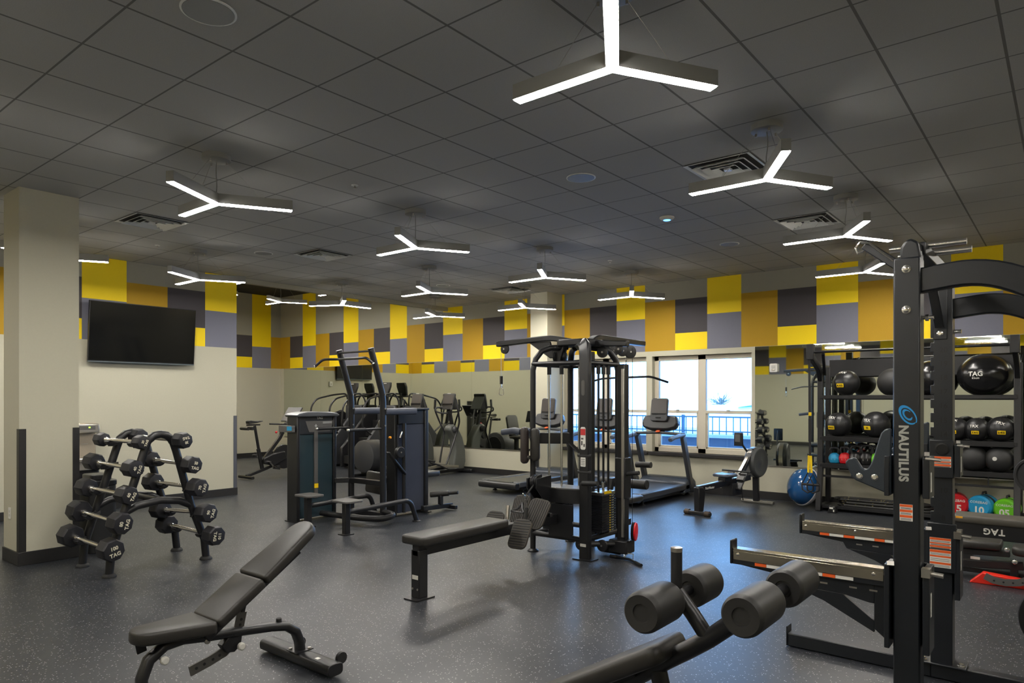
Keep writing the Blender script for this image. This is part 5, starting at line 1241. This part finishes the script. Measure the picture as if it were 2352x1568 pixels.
m = MB(); m.lathe(P(8.22,.42,-.035),(1,0,0),[(.10,0),(.25,.005),(.26,.02),(.26,.05),(.25,.065),(.10,.07)],32); m.build('flywheel', M_plastic, t)
m = MB(); m.prism([(7.7,.30),(7.95,.24),(8.25,.38),(8.2,.55),(7.9,.50),(7.7,.42)], P(0,0,.06), (0,1,0),(0,0,1),(.03,0,0)); m.build('belt_guard', M_plastic, t, bevel=.02)
m = MB(); m.cyl(P(7.80,.34,-.14),P(7.80,.34,.17),.02,10); m.bar([P(7.80,.34,.13),P(7.92,.21,.13)], .02,.03); m.bar([P(7.80,.34,-.13),P(7.68,.47,-.13)], .02,.03); m.build('crank', M_chrome, t)
for (y, z, s) in ((7.92,.20,1),(7.68,.48,-1)): m = MB(); m.obox(P(y,z,s*.20), (.05,0,0),(0,.06,-.01*s),(0,.0,.016)); m.obox(P(y+.03,z+.03,s*.20),(.045,0,0),(0,.035,.0),(0,0,.02)); m.build('pedal', M_plastic, t, bevel=.006)
MB().ball(P(8.03,.95,.02),.026,14,10).build('resistance_knob', M_red, t)
m = MB(); m.bar([P(8.14,.86),P(8.2,1.10)], .04,.05,(0,1,0)); m.tube([P(8.02,1.12,-.22),P(8.24,1.11,-.20),P(8.26,1.10,0),P(8.24,1.11,.20),P(8.02,1.12,.22)], .018,10,rad=.06); m.build('handlebar', M_rubber, t, angle=60)
m = MB(); m.obox(P(8.42,1.32), (.26,0,0),(0,.10,.15),(0,.012,-.008)); m.bar([P(8.24,1.12),P(8.45,1.25)], .05,.03); m.build('tablet_screen', M_screen if False else M_plastic, t, bevel=.008)

# recumbent bike behind the dip machine
t = thing('recumbent_bike', 'recumbent bike with a round drive cover, behind the dip machine', 'bike', (-11.3, 9.5, 0))
m = MB(); m.bar([(-11.75,9.5,.10),(-10.35,9.5,.10)], .12,.08); m.build('floor_frame', M_black, t, bevel=.01)
for x in (-11.75,-10.6): m = MB(); m.oval([(x,9.2,.045),(x,9.8,.045)], .08,.07); m.build('stabiliser', M_plastic, t)
m = MB(); m.lathe((-11.5,9.28,.46),(0,1,0),[(.30,0),(.335,.02),(.34,.08),(.34,.30),(.335,.40),(.28,.43)],36); dc = m.build('drive_cover', M_shell, t); MB().lathe((-11.5,9.715,.46),(0,1,0),[(.24,0),(.23,.008),(.03,.012)],32).build('cover_disc', M_plastic, dc)
m = MB(); m.pad(rrect(.42,.52,.09,5), (-11.06,9.55,.98),(0,1,0),(-.2,0,.98),(.98,0,.2),.07,.02); m.build('seat_back', M_vinyl, t, angle=60)
m = MB(); m.pad(rrect(.40,.42,.08,5), (-10.80,9.55,.66),(1,0,0),(0,1,0),(0,0,1),.07,.02); m.build('seat_pad', M_vinyl, t, angle=60)
m = MB(); m.bar([(-10.9,9.55,.1),(-10.9,9.55,.66)], .09,.09,(0,1,0)); m.bar([(-10.9,9.55,.62),(-11.10,9.55,.72),(-11.13,9.55,1.0)], .05,.05); m.build('seat_post', M_black, t, bevel=.006)
m = MB(); m.bar([(-10.40,9.5,.06),(-10.46,9.5,1.15)], .09,.07,(1,0,0)); m.build('mast', M_plastic, t, bevel=.01)
m = MB(); m.obox((-10.48,9.5,1.22),(.02,0,.0),(0,.16,0),(.03,0,.14)); m.build('console', M_plastic, t, bevel=.01)
t = thing('tall_mirror_panel', 'tall dark glass panel on the alcove wall, seen in the mirror', 'panel', (-15.1, YA, 0))
MB().box((-15.5,YA+.0,.10),(-14.66,YA+.03,1.58)).build('panel_frame', M_plastic, t, bevel=.004); MB().box((-15.47,YA+.031,.14),(-14.69,YA+.033,1.54)).build('glass', mat('dark_glass', rgb(30,32,30), .1, noise=.05), t, smooth=False)
# ------------------------------------------------------------------ storage rack along the window wall
XL, XRR, YB, YFR = -2.93, -.54, 11.42, 10.98
t = thing('storage_rack', 'long black storage rack full of balls and kettlebells, before the mirror wall', 'rack', ((XL+XRR)/2, 11.2, 0))
for x in (XL, XRR):
    m = MB(); m.bar([(x,YFR-.10,.0),(x,YFR-.06,.25),(x,YFR+.02,.60),(x,YFR+.02,2.05)], .075,.075,(0,1,0)); m.build('post', M_black, t, bevel=.006)
    m = MB(); m.bar([(x,YB,.0),(x,YB,2.15)], .07,.07,(0,1,0)); m.build('post', M_black, t, bevel=.006)
    m = MB(); m.bar([(x,YFR-.12,.04),(x,YB,.04)], .075,.08); m.build('foot_beam', M_black, t, bevel=.006)
    m = MB(); m.bar([(x,YFR+.02,1.95),(x,YFR-.10,2.12),(x,10.50,2.28)], .06,.10,(0,0,1)); m.build('canopy_arm', M_black, t, bevel=.008)
    m = MB(); m.box((x-.05,10.44,2.23),(x+.05,10.53,2.45)); m.build('bar_bracket', M_black, t, bevel=.006)
    if x < -2: m = MB(); m.bar([(x+.16,10.52,2.33),(x+.06,11.0,2.04)], .04,.07,(0,0,1)); m.build('brace', M_black, t, bevel=.004)
m = MB(); m.cyl((XL,10.49,2.335),(XRR,10.49,2.335),.0175,14); m.build('pull_up_bar', M_dark, t)
m = MB(); m.box((XL+.02,YB-.02,2.0),(XRR-.02,YB+.03,2.26)); m.build('header_panel', M_black, t, bevel=.005)
m = MB(); m.box((XL,YFR-.02,.05),(XRR,YB-.02,.075)); m.box((XL,YFR-.03,.04),(XRR,YFR-.018,.09)); m.build('bottom_tray', M_black, t, bevel=.003)
SH = (1.70, 1.09, .69)
for k, z in enumerate(SH):
    m = MB(); m.bar([(XL,YFR+.0,z-.01),(XRR,YFR+.0,z-.01)], .05,.05); m.bar([(XL,YFR+.24,z-.03),(XRR,YFR+.24,z-.03)], .04,.04); m.bar([(XL,YB-.04,z+.0),(XRR,YB-.04,z+.0)], .04,.04)
    if k: m.box((XL+.03,YFR+.0,z-.055),(XRR-.03,YB-.03,z-.045)); m.box((XL+.03,YFR-.03,z-.05),(XRR-.03,YFR-.022,z+.02))
    m.build('shelf', M_black, t, bevel=.003)
m = MB(); m.bar([(XL,YFR+.02,.515),(XRR,YFR+.02,.515)], .03,.03); [m.bar([(x,YFR+.02,.515),(x,YFR+.02,.64)], .012,.02,(0,1,0)) for x in (-2.5,-1.9,-1.35,-.85)]; m.build('lower_rail', M_black, t)
M_ball = mat('glossy_black_ball', rgb(24,24,25), .22, noise=.06, nscale=20)
M_med = mat('black_medicine_ball', rgb(34,34,35), .36, noise=.06, bump=.1)
M_slam = mat('matte_black_ball', rgb(40,40,40), .55, noise=.08, bump=.3, bscale=300)
def on_ball(c, r, yaw, pitch):
    d = Vector((math.sin(yaw)*math.cos(pitch), -math.cos(yaw)*math.cos(pitch), math.sin(pitch)))
    up = Vector((0,0,1)); ey = (up-d*up.dot(d)).normalized(); ex = ey.cross(d)
    return Vector(c)+d*r, ex, ey, d
def curved_text(name, text, m, parent, c, r, yaw, pitch, size, roll=0, **k):
    p, ex, ey, d = on_ball(c, r, yaw, pitch)
    q = Matrix.Rotation(roll, 3, d)
    o = lettering(name, text, m, parent, p, q @ ex, q @ ey, size, **k)
    off = Vector((0,0,0)); z = parent
    while z is not None: off += z.location; z = z.parent
    cc = Vector(c)-off
    for v in o.data.vertices:                                        # wrap onto the ball
        h = (v.co-cc); l = h.length; base = (v.co-(p-off)).dot(d)
        v.co = cc+h.normalized()*(r+max(0, base)*.8+.0006)
    return o
def med_ball(px, Y, z, r, label, group, txt='TRX', yaw=-.25, pitch=.62, roll=0, num='10', front=True):
    p = aX(0,0,1); d = _ray(px, 900); X = d.x*(Y/d.y)
    c = (X, Y, z+r)
    t = thing('medicine_ball', label, 'ball', (X, Y, z), group)
    b = MB().ball(c, r, 28, 18).build('ball', M_med, t)
    if front:
        s = MB()
        for q in range(4):
            a = q*PI/4; s.tube([Vector(c)+Vector((r*1.0005*math.cos(a)*math.cos(k), r*1.0005*math.sin(a)*math.cos(k), r*1.0005*math.sin(k))) for k in [2*PI*i/40 for i in range(40)]], .0016, 4, closed=True)
        s.build('seam', M_emb, t)
        curved_text('lettering', txt, M_white, t, c, r, yaw, pitch, r*.34, roll, bold=.02)
        p, ex, ey, dd = on_ball(c, r*1.0, yaw+.1, -.22)
        y = MB(); y.obox(p+dd*.001, ex*r*.27, ey*r*.15, dd*.0035); yl = y.build('weight_patch', M_yplas, t, bevel=.002)
        lettering('number', num, M_emb, yl, p+dd*.0046, ex, ey, r*.2, bold=.03)
    return t
G1, G2 = 'medicine balls on the top shelf', 'medicine balls on the middle shelf'
med_ball(1944, 11.08, 1.715, .185, 'medicine ball at the left end of the top shelf, yellow patch in front', G1, num='8 KG', yaw=-.35, pitch=.95)
med_ball(1926, 11.06, 1.10, .18, 'medicine ball at the left end of the middle shelf', G2, num='9 KG', yaw=-.45, pitch=.62)
med_ball(2012, 11.06, 1.10, .19, 'medicine ball second from the left on the middle shelf', G2, num='10', yaw=-.55, pitch=.35)
med_ball(2196, 11.06, 1.10, .155, 'medicine ball just right of the notched rack post, middle shelf', G2, num='4 KG', pitch=.9)
med_ball(2244, 11.06, 1.10, .155, 'medicine ball third from the right end of the middle shelf', G2, num='3 KG', yaw=-.15, pitch=.33)
med_ball(2299, 11.06, 1.10, .165, 'medicine ball at the right end of the middle shelf', G2, num='2 KG', yaw=-.0, pitch=.55, roll=-.3)
def big_ball(px, Y, z, r, label, cat, m, sq=1, name='exercise_ball'):
    d = _ray(px, 900); X = d.x*(Y/d.y)
    t = thing(name, label, 'ball', (X, Y, z), cat); b = MB().ball((X, Y, z+r*sq), r, 36, 22, (1,1,sq)).build('ball', m, t)
    return t, (X, Y, z+r*sq)
big_ball(2050, 11.16, 1.70, .20, 'dull black ball on the top shelf, half behind the front rack post', 'balls on the top shelf', M_slam)
t2, c2 = big_ball(2137, 11.2, 1.69, .255, 'shiny black exercise ball on the top shelf between the two rack posts', 'balls on the top shelf', M_ball)
t3, c3 = big_ball(2262, 11.18, 1.695, .32, 'biggest glossy black exercise ball on the top shelf, marked TAG', 'balls on the top shelf', M_ball, .89)
curved_text('lettering', 'TAG', M_white, t3, (c3[0], c3[1], c3[2]), .3255, -.24, .03, .085, bold=.02)
curved_text('lettering', '65cm', M_white, t3, (c3[0], c3[1], c3[2]), .3235, -.24, -.13, .04, bold=.01)
for px, l in ((2235, 'slam ball on the lowest shelf, left of the pair'), (2296, 'slam ball on the lowest shelf, right of the pair')):
    s_, c_ = big_ball(px, 11.08, .70, .17, l, 'slam balls on the lowest shelf', M_slam, 1, 'slam_ball')
p, ex, ey, dd = on_ball(c_, .171, -.25, .1); m = MB(); m.prism(circ(.026,16), p, ex, ey, dd*.002); m.build('valve_print', M_ltgrey, s_)
def kettlebell(px, Y, z, r, m, label):
    d = _ray(px, 1040); X = d.x*(Y/d.y)
    t = thing('kettlebell', label, 'kettlebell', (X, Y, z), 'kettlebells on the lowest shelf')
    MB().lathe((X,Y,z),(0,0,1),[(r*.62,0),(r*.8,r*.12),(r,r*.7),(r*.97,r*1.1),(r*.7,r*1.6),(r*.3,r*1.8)],24).build('bell', m, t)
    h = MB(); h.tube([(X-r*.5,Y,z+r*1.45),(X-r*.72,Y,z+r*2.1),(X-r*.55,Y,z+r*2.6),(X,Y,z+r*2.72),(X+r*.55,Y,z+r*2.6),(X+r*.72,Y,z+r*2.1),(X+r*.5,Y,z+r*1.45)], r*.19, 10); h.build('handle', M_dark, t, angle=70)
    bd = MB(); bd.obox((X,Y-r*.93,z+r*.75),(r*.3,0,0),(0,.002,0),(0,0,r*.12)); bd.build('weight_print', M_white, t)
M_kb = mat('black_kettlebell', rgb(26,26,27), .3, noise=.06)
for px, r, m, l in ((1917,.085,M_blue,'blue kettlebell at the left end of the lowest shelf'),(1941,.09,M_red,'red kettlebell next to the blue one'),(1966,.10,M_kb,'black kettlebell right of the red one'),
                    (1991,.105,M_kb,'black kettlebell just left of the green one'),(2016,.10,M_green,'green kettlebell behind the bar hook plate'),(2040,.10,M_kb,'black kettlebell right of the green one'),(2150,.10,M_kb,'black kettlebell seen between the two rack posts')):
    kettlebell(px, 11.08, .705, r, m, l)
# round sand bags with coloured ends on the floor
def sandbag(px, py, r, m, num, label, yaw=-.35):
    YS = 11.10; p = aY(px, py, YS); X = p.x
    ax = Vector((math.sin(yaw),-math.cos(yaw),0)); c = Vector((X,YS,r+.077))
    t = thing('sandbag', label, 'sandbag', (X,YS,.077), 'coloured sandbags under the rack')
    MB().lathe(c-ax*.30, ax, [(r*.8,0),(r*.97,.02),(r,.05),(r,.11)],28).build('bag_end', m, t); MB().lathe(c-ax*.20, ax, [(r*.96,0),(r*.97,.02),(r*.97,.09),(r*.96,.10)],28).build('bag_body', M_rubber, t)
    MB().lathe(c-ax*.11, ax, [(r,0),(r,.05),(r*.97,.09),(r*.8,.11)],28).build('bag_end', m, t)
    s = MB(); s.tube([c-ax*.26+Vector((0,0,r*.9)),c-ax*.24+Vector((0,0,r*1.2)),c-ax*.14+Vector((0,0,r*1.2)),c-ax*.12+Vector((0,0,r*.9))], .012,8); s.build('carry_handle', M_rubber, t)
    up = Vector((0,0,1)); ex = up.cross(ax)
    lettering('number', num, M_white, t, c+ax*.001-up*r*.33, ex, up, r*.85, bold=.03); lettering('lettering', 'COREBAG', M_white, t, c+ax*.001+up*r*.38, ex, up, r*.3, bold=.01)
sandbag(2196, 1156, .15, M_red, '15', 'red-ended sandbag half hidden by the notched rack post', .1)
sandbag(2248, 1160, .15, M_blue, '10', 'blue-ended sandbag marked 10 on the floor', -.25)
sandbag(2307, 1164, .138, M_green, '05', 'green-ended sandbag marked 05 at the right end', -.15)
# battle ropes coiled on the floor
t = thing('battle_rope', 'thick black battle rope coiled on the floor under the rack', 'rope', (-2.2, 11.1, .077))
M_rope = mat('rope_black', rgb(30,29,28), .5, noise=.3, nscale=60, bump=.6, bscale=90)
rp = MB(); random.seed(5)
for k in range(5):
    x0, x1 = -2.72+random.uniform(-.05,.05), -1.62+random.uniform(-.06,.06); y = 11.0+k*.03; z = .099+.038*(k % 3)
    yy = y+.18+random.uniform(0,.05)
    rp.tube(fillet([(x0+.1,y,z),(x1,y,z),(x1+.12,(y+yy)/2,z),(x1,yy,z),(x0+.1,yy,z),(x0-.02,(y+yy)/2,z),(x0+.08,y+.01,z)], .09, 3), .021, 8)
rp.build('rope', M_rope, t, angle=70)
tr = MB(); random.seed(9)
for k in range(70):
    x = random.uniform(-2.65,-1.65); y = random.choice([11.0,11.03,11.06,11.1,11.15,11.2])+random.uniform(-.01,.01); tr.obox((x,y,.121+random.choice([0,.038,.076])), (.006,.006,0),(-.002,.004,0),(0,0,.002))
tr.build('glint_fleck', mat('glint_yellow', rgb(200,180,110), .4, noise=.05), t, smooth=False)['kind'] = 'stuff'  # glints on the dark rope, put in as pale flecks
t = thing('door_stop_block', 'small black and white block on the floor by the rack leg', 'block', (-2.72, 10.83, 0))
m = MB(); m.prism([(-.06,0),(.06,0),(.05,.09),(-.03,.11)], (-2.72,10.83,0),(1,0,0),(0,0,1),(0,.05,0)); bl = m.build('block_body', M_kb, t, bevel=.008); m = MB(); m.box((-2.75,10.777,.06),(-2.70,10.7795,.085)); m.box((-2.70,10.777,.02),(-2.685,10.7795,.05)); m.build('white_mark', M_white, bl, smooth=False)
# half ball trainer leaning on its edge
t = thing('balance_trainer', 'blue half ball balance trainer with pale rim, tipped on its edge beside the rack', 'balance trainer', (-3.30, 11.1, 0))
ax = Vector((-.60,-.72,.32)).normalized(); c = Vector((-3.21,11.22,.298)); 
MB().lathe(c, ax, [(.02,.0),(.285,.0),(.282,.05),(.265,.11),(.225,.17),(.16,.215),(.08,.24),(.01,.245)],44).build('dome', mat('blue_dome', rgb(30,84,140), .16, noise=.06, nscale=15, coat=.4), t, angle=60)
MB().lathe(c, -ax, [(.286,-.012),(.300,-.008),(.303,.012),(.295,.04),(.25,.052),(.02,.055)],44).build('platform', mat('pale_grey_rim', rgb(176,176,178), .45, noise=.04), t, angle=60)
# suspension straps hanging from the pull-up bar
t = thing('suspension_trainer', 'black and yellow suspension strap with triangle handles hanging from the rack bar', 'strap', (-2.83, 10.46, .3))
X, Yt = -2.83, 10.47
X = aY(1860.5, 1000, Yt).x
m = MB(); m.bar([(X-.03,Yt+.02,2.37),(X-.01,Yt,2.2),(X,Yt,.82)], .004,.032,(1,0,0)); m.build('strap', M_rubber, t)
m = MB(); m.tube([(X-.035,Yt+.02+.026*math.cos(2*PI*k/12),2.335+.026*math.sin(2*PI*k/12)) for k in range(12)], .007,6,closed=True); m.build('anchor_loop', M_rubber, t)
MB().box((X-.02,Yt-.004,1.42),(X+.02,Yt+.004,1.47)).build('adjuster', M_yplas, t); MB().box((X-.022,Yt-.008,1.05),(X+.024,Yt+.008,1.38)).build('folded_webbing', M_rubber, t, bevel=.003)
for dx in (-.022,.022): MB().bar([(X+dx*.6,Yt-.006,.845),(X+dx,Yt-.008,.60)], .008,.03,(1,0,0)).build('yellow_webbing', M_yplas, t)
for dx, rot in ((-.03,-.35),(.045,.25)):
    ux = Vector((math.cos(rot),math.sin(rot)*.4,0)).normalized(); o = Vector((X+dx,Yt-.01,.60))
    m = MB(); m.tube([o, o-ux*.085+Vector((0,0,-.17)), o-ux*.075+Vector((0,0,-.25)), o+Vector((0,0,-.29)), o+ux*.075+Vector((0,0,-.25)), o+ux*.085+Vector((0,0,-.17))], .011,8,closed=True); m.build('foot_cradle', M_rubber, t, angle=60)
    m = MB(); m.cyl(o-ux*.083+Vector((0,0,-.17)), o+ux*.083+Vector((0,0,-.17)), .017,12); m.build('grip', M_rubber, t)

# ------------------------------------------------------------------ benches behind the rack, right edge
t = thing('flat_bench', 'long flat black bench with white TAG lettering behind the notched rack post', 'bench', (.1, 8.4, 0))
Yb = 8.35
a = aY(2195, 1182, Yb); zt = a.z
m = MB(); m.pad(rrect(1.5,.34,.04,4), (a.x+.72,Yb+.17,zt-.075),(1,0,0),(0,1,0),(0,0,1),.075,.016); m.build('bench_pad', mat('worn_black_vinyl', rgb(74,70,62), .5, noise=.12, nscale=20), t, angle=60)
zb_ = aY(2270, 1196, Yb).z; zc_ = aY(2270, 1240, Yb).z
m = MB(); m.box((a.x-.05,Yb+.02,zc_),(a.x+1.4,Yb+.30,zt-.07)); bd = m.build('side_panel', M_plastic, t, bevel=.006)
lettering('lettering', 'TAG', M_white, bd, aY(2283, 1221, Yb+.0185)+Vector((0,0,0)), (-1,0,0), (0,0,-1), .085, bold=.03, track=1.1)
MB().box((a.x+.0,Yb-.0005,zt-.03),(a.x+.06,Yb+.001,zt-.01)).build('yellow_sticker', mat('amber_print', rgb(240,170,30), .5, noise=.04), t, smooth=False)
m = MB(); m.box((a.x+.05,Yb+.06,0),(a.x+.13,Yb+.26,zc_+.02)); m.box((a.x+1.2,Yb+.06,0),(a.x+1.28,Yb+.26,zc_+.02)); m.build('bench_leg', M_black, t, bevel=.006)
t = thing('adjustable_bench', 'adjustable bench with red wedge base, right behind the rack safety carriage', 'bench', (-.3, 7.7, 0))
Y2 = 7.62
def Q(px, py, y=Y2): return aY(px, py, y)
p0, p1 = Q(2196,1238), Q(2300,1247); ez = Vector((0,0,1)); dx = (p1-p0).normalized()
m = MB(); m.pad(rrect((p1-p0).length,.28,.03,4), (p0+p1)/2+Vector((0,.14,-.075)), dx, (0,1,0), Vector((-dx.z,0,dx.x)), .07,.016); m.build('back_pad', M_vinyl, t, angle=60)
p2 = Q(2326,1254); m = MB(); m.pad(rrect(.42,.28,.07,5), p2+Vector((.20,.14,-.09)), (1,0,0),(0,1,0),(0,0,1), .075,.02); m.build('seat_pad', M_vinyl, t, angle=60)
for px, py in ((2313,1262),(2331,1290)): q = Q(px, py, Y2-.02); MB().lathe(q,(0,-1,0),[(.02,0),(.02,.012),(.012,.016)],14).build('pivot_bolt', M_chrome, t)
m = MB(); m.bar([Q(2190,1290,Y2+.14),Q(2352,1300,Y2+.14)], .06,.07); m.bar([Q(2196,1262,Y2+.1),Q(2320,1272,Y2+.1)], .08,.05); m.bar([Q(2330,1290,Y2+.14), Vector((Q(2330,1290,Y2+.14).x,Y2+.14,.03))], .06,.06,(1,0,0)); m.bar([Q(2192,1292,Y2+.14), Vector((Q(2192,1292,Y2+.14).x,Y2+.14,.03))], .06,.06,(1,0,0)); m.build('frame', M_black, t, bevel=.006)
m = MB(); bb0, bb1 = Q(2192,1296,Y2+.2), Q(2352,1328,Y2+.2); m.box((bb0.x, Y2+.17, bb1.z), (bb1.x+.3, Y2+.23, bb0.z)); m.build('base_frame', M_black, t, bevel=.008)
MB().box((Q(2228,1280).x,Y2+.03,Q(2228,1284).z),(Q(2250,1280).x,Y2+.034,Q(2228,1278).z)).build('white_label', M_ltgrey, t, smooth=False)
w0 = [aZ(2224,1333,.0), aZ(2352,1345,.0)]
m = MB(); a_, b_ = Q(2226,1333,Y2-.1), Q(2352,1344,Y2-.1); m.prism([(a_.x,.0),(b_.x+.1,.0),(b_.x+.1,.07),(a_.x+.10,.10)], (0,Y2-.05,0),(1,0,0),(0,0,1),(0,.05,0)); m.build('red_base', mat('bright_red', rgb(226,40,22), .45, noise=.05), t, bevel=.006)
arcp = [Q(2262,1322,Y2-.16), Q(2282,1332,Y2-.16), Q(2310,1338,Y2-.16), Q(2340,1338,Y2-.16), Q(2372,1330,Y2-.16)]
m = MB(); m.sweep(arcp, [(-.005,-.03),(.005,-.03),(.005,.03),(-.005,.03)], (0,0,1)); ar = m.build('adjustment_arc', M_grey, t, angle=60)
for k in range(4): q = arcp[0].lerp(arcp[-1], .2+.2*k)+Vector((0,-.006,-.035-.01*math.sin(k))); MB().cyl(q, q+Vector((0,-.003,0)), .008,10).build('hole', M_emb, ar)
# weight plates just entering the frame on the right
def plate(c, ax, r, label, th=.05):
    t = thing('weight_plate', label, 'plate', c, 'black weight plates at the right edge'); ax = Vector(ax).normalized()
    MB().lathe(Vector(c)-ax*th/2, ax, [(.03,0),(r*.45,0),(r*.5,th*.2),(r*.8,th*.2),(r*.86,0),(r*.97,0),(r,th*.15),(r,th*.85),(r*.97,th),(r*.86,th),(r*.8,th*.8),(r*.5,th*.8),(r*.45,th),(.03,th)],44).build('plate', M_rubber, t, angle=40)
    MB().lathe(Vector(c)-ax*(th/2+.002), ax, [(.027,0),(.04,0),(.04,th+.004),(.027,th+.004)],20).build('hub', M_steel, t)
    return t
def at_depth(px, py, d): return _C+_ray(px, py)*d
pc = at_depth(2444, 1432, 4.1); plate(tuple(pc), (.25,1,0), .225, 'black weight plate standing at the right edge beside the rack')
pc = at_depth(2384, 1640, 3.5); plate(tuple(pc), (.35,.5,.8), .20, 'black weight plate in the bottom right corner')
pc = at_depth(2380, 1092, 5.6); plate(tuple(pc), (.2,1,0), .15, 'black weight plate high at the right edge, before the storage rack')
# ------------------------------------------------------------------ outdoors beyond the windows
M_out = mat('daylit_terrace_wall', rgb(62, 78, 100), .8, noise=.1, nscale=8)  # a grey wall, with the cold blue daylight mixed into its colour
M_ledge = mat('terrace_ledge_concrete', rgb(150, 170, 190), .8, noise=.05)
M_rail = mat('daylit_terrace_rail', rgb(70, 104, 134), .5, noise=.05)  # blue of the bright daylight put into the rail colour
MB().box((-30, 13.5, -1), (8, 13.7, .87)).build('terrace_wall', M_out, smooth=False)
tag(struct(bpy.data.objects['terrace_wall']))
tag(struct(MB().box((-30, 13.45, .87), (8, 14.3, .93)).build('terrace_ledge', M_ledge, smooth=False)))
tag(struct(MB().box((-40, 11.87, -1.2), (12, 60, -1)).build('terrace_ground', M_ledge, smooth=False)))

# the window openings are marked as portals so that the sky is sampled through them
for a, b in WIN:
    ld = bpy.data.lights.new('window_portal', 'AREA'); ld.shape = 'RECTANGLE'; ld.size = b-a; ld.size_y = ZH-ZS
    lo = bpy.data.objects.new('window_portal', ld); COL.objects.link(lo); lo.location = ((a+b)/2, YW+.2, (ZS+ZH)/2); lo.rotation_euler = (R(-90), 0, 0)
    ld.cycles.is_portal = True

m = MB(); m.box((-14,13.62,1.275),(2,13.66,1.305)); m.box((-14,13.62,.985),(2,13.66,1.01)); q = struct(m.build('terrace_railing', M_rail, smooth=False))
m = MB()
for k in range(110): x = -14+k*.145; m.box((x,13.632,.93),(x+.016,13.648,1.29))
for k in range(9): x = -14+k*1.9; m.box((x,13.61,.93),(x+.06,13.67,1.33))
m.build('railing_bars', M_rail, q, smooth=False)['kind'] = 'stuff'
t = thing('far_building', 'pale building with a blue sloping roof far outside the right window', 'building', (-12, 46, -1))
m = MB(); m.box((-20,46,-1),(-9.5,52,1.2)); m.build('building_wall', mat('far_wall_paint', rgb(236,238,240), .8, noise=.02), t, smooth=False)
m = MB(); m.prism([(-17.5,1.05),(-9.2,1.75),(-9.2,2.15),(-14.0,1.62)], (0,47,0), (1,0,0),(0,0,1),(0,1.2,0)); m.build('building_roof', mat('far_roof_blue', rgb(52,120,150), .8, noise=.05), t, smooth=False)
M_tree = mat('far_tree_leaves', rgb(120,120,112), .9, noise=.3, nscale=3)
random.seed(3)
for k, (x, z) in enumerate(((-22.0,1.7),(-18.4,2.0),(-14.8,2.2),(-11.2,2.1))):
    t = thing('far_tree', 'bare grey tree crown rising behind the blue roof outside', 'tree', (x, 54, -1), 'trees behind the blue roof')
    m = MB()
    for i in range(60):
        a, e, l = random.uniform(0, 2*PI), random.uniform(-.1, 1.2), random.uniform(.5, 1.2)
        q = Vector((x, 54, z-.5)); d = Vector((math.cos(a)*math.cos(e), math.sin(a)*math.cos(e), math.sin(e)*.8))
        m.tube([q, q+d*l*.6, q+d*l+Vector((random.uniform(-.2,.2), 0, random.uniform(0,.2)))], .02, 4)
    m.build('tree_crown', M_tree, t); MB().cyl((x,54,-1),(x,54,z),.12,8).build('tree_trunk', M_tree, t)
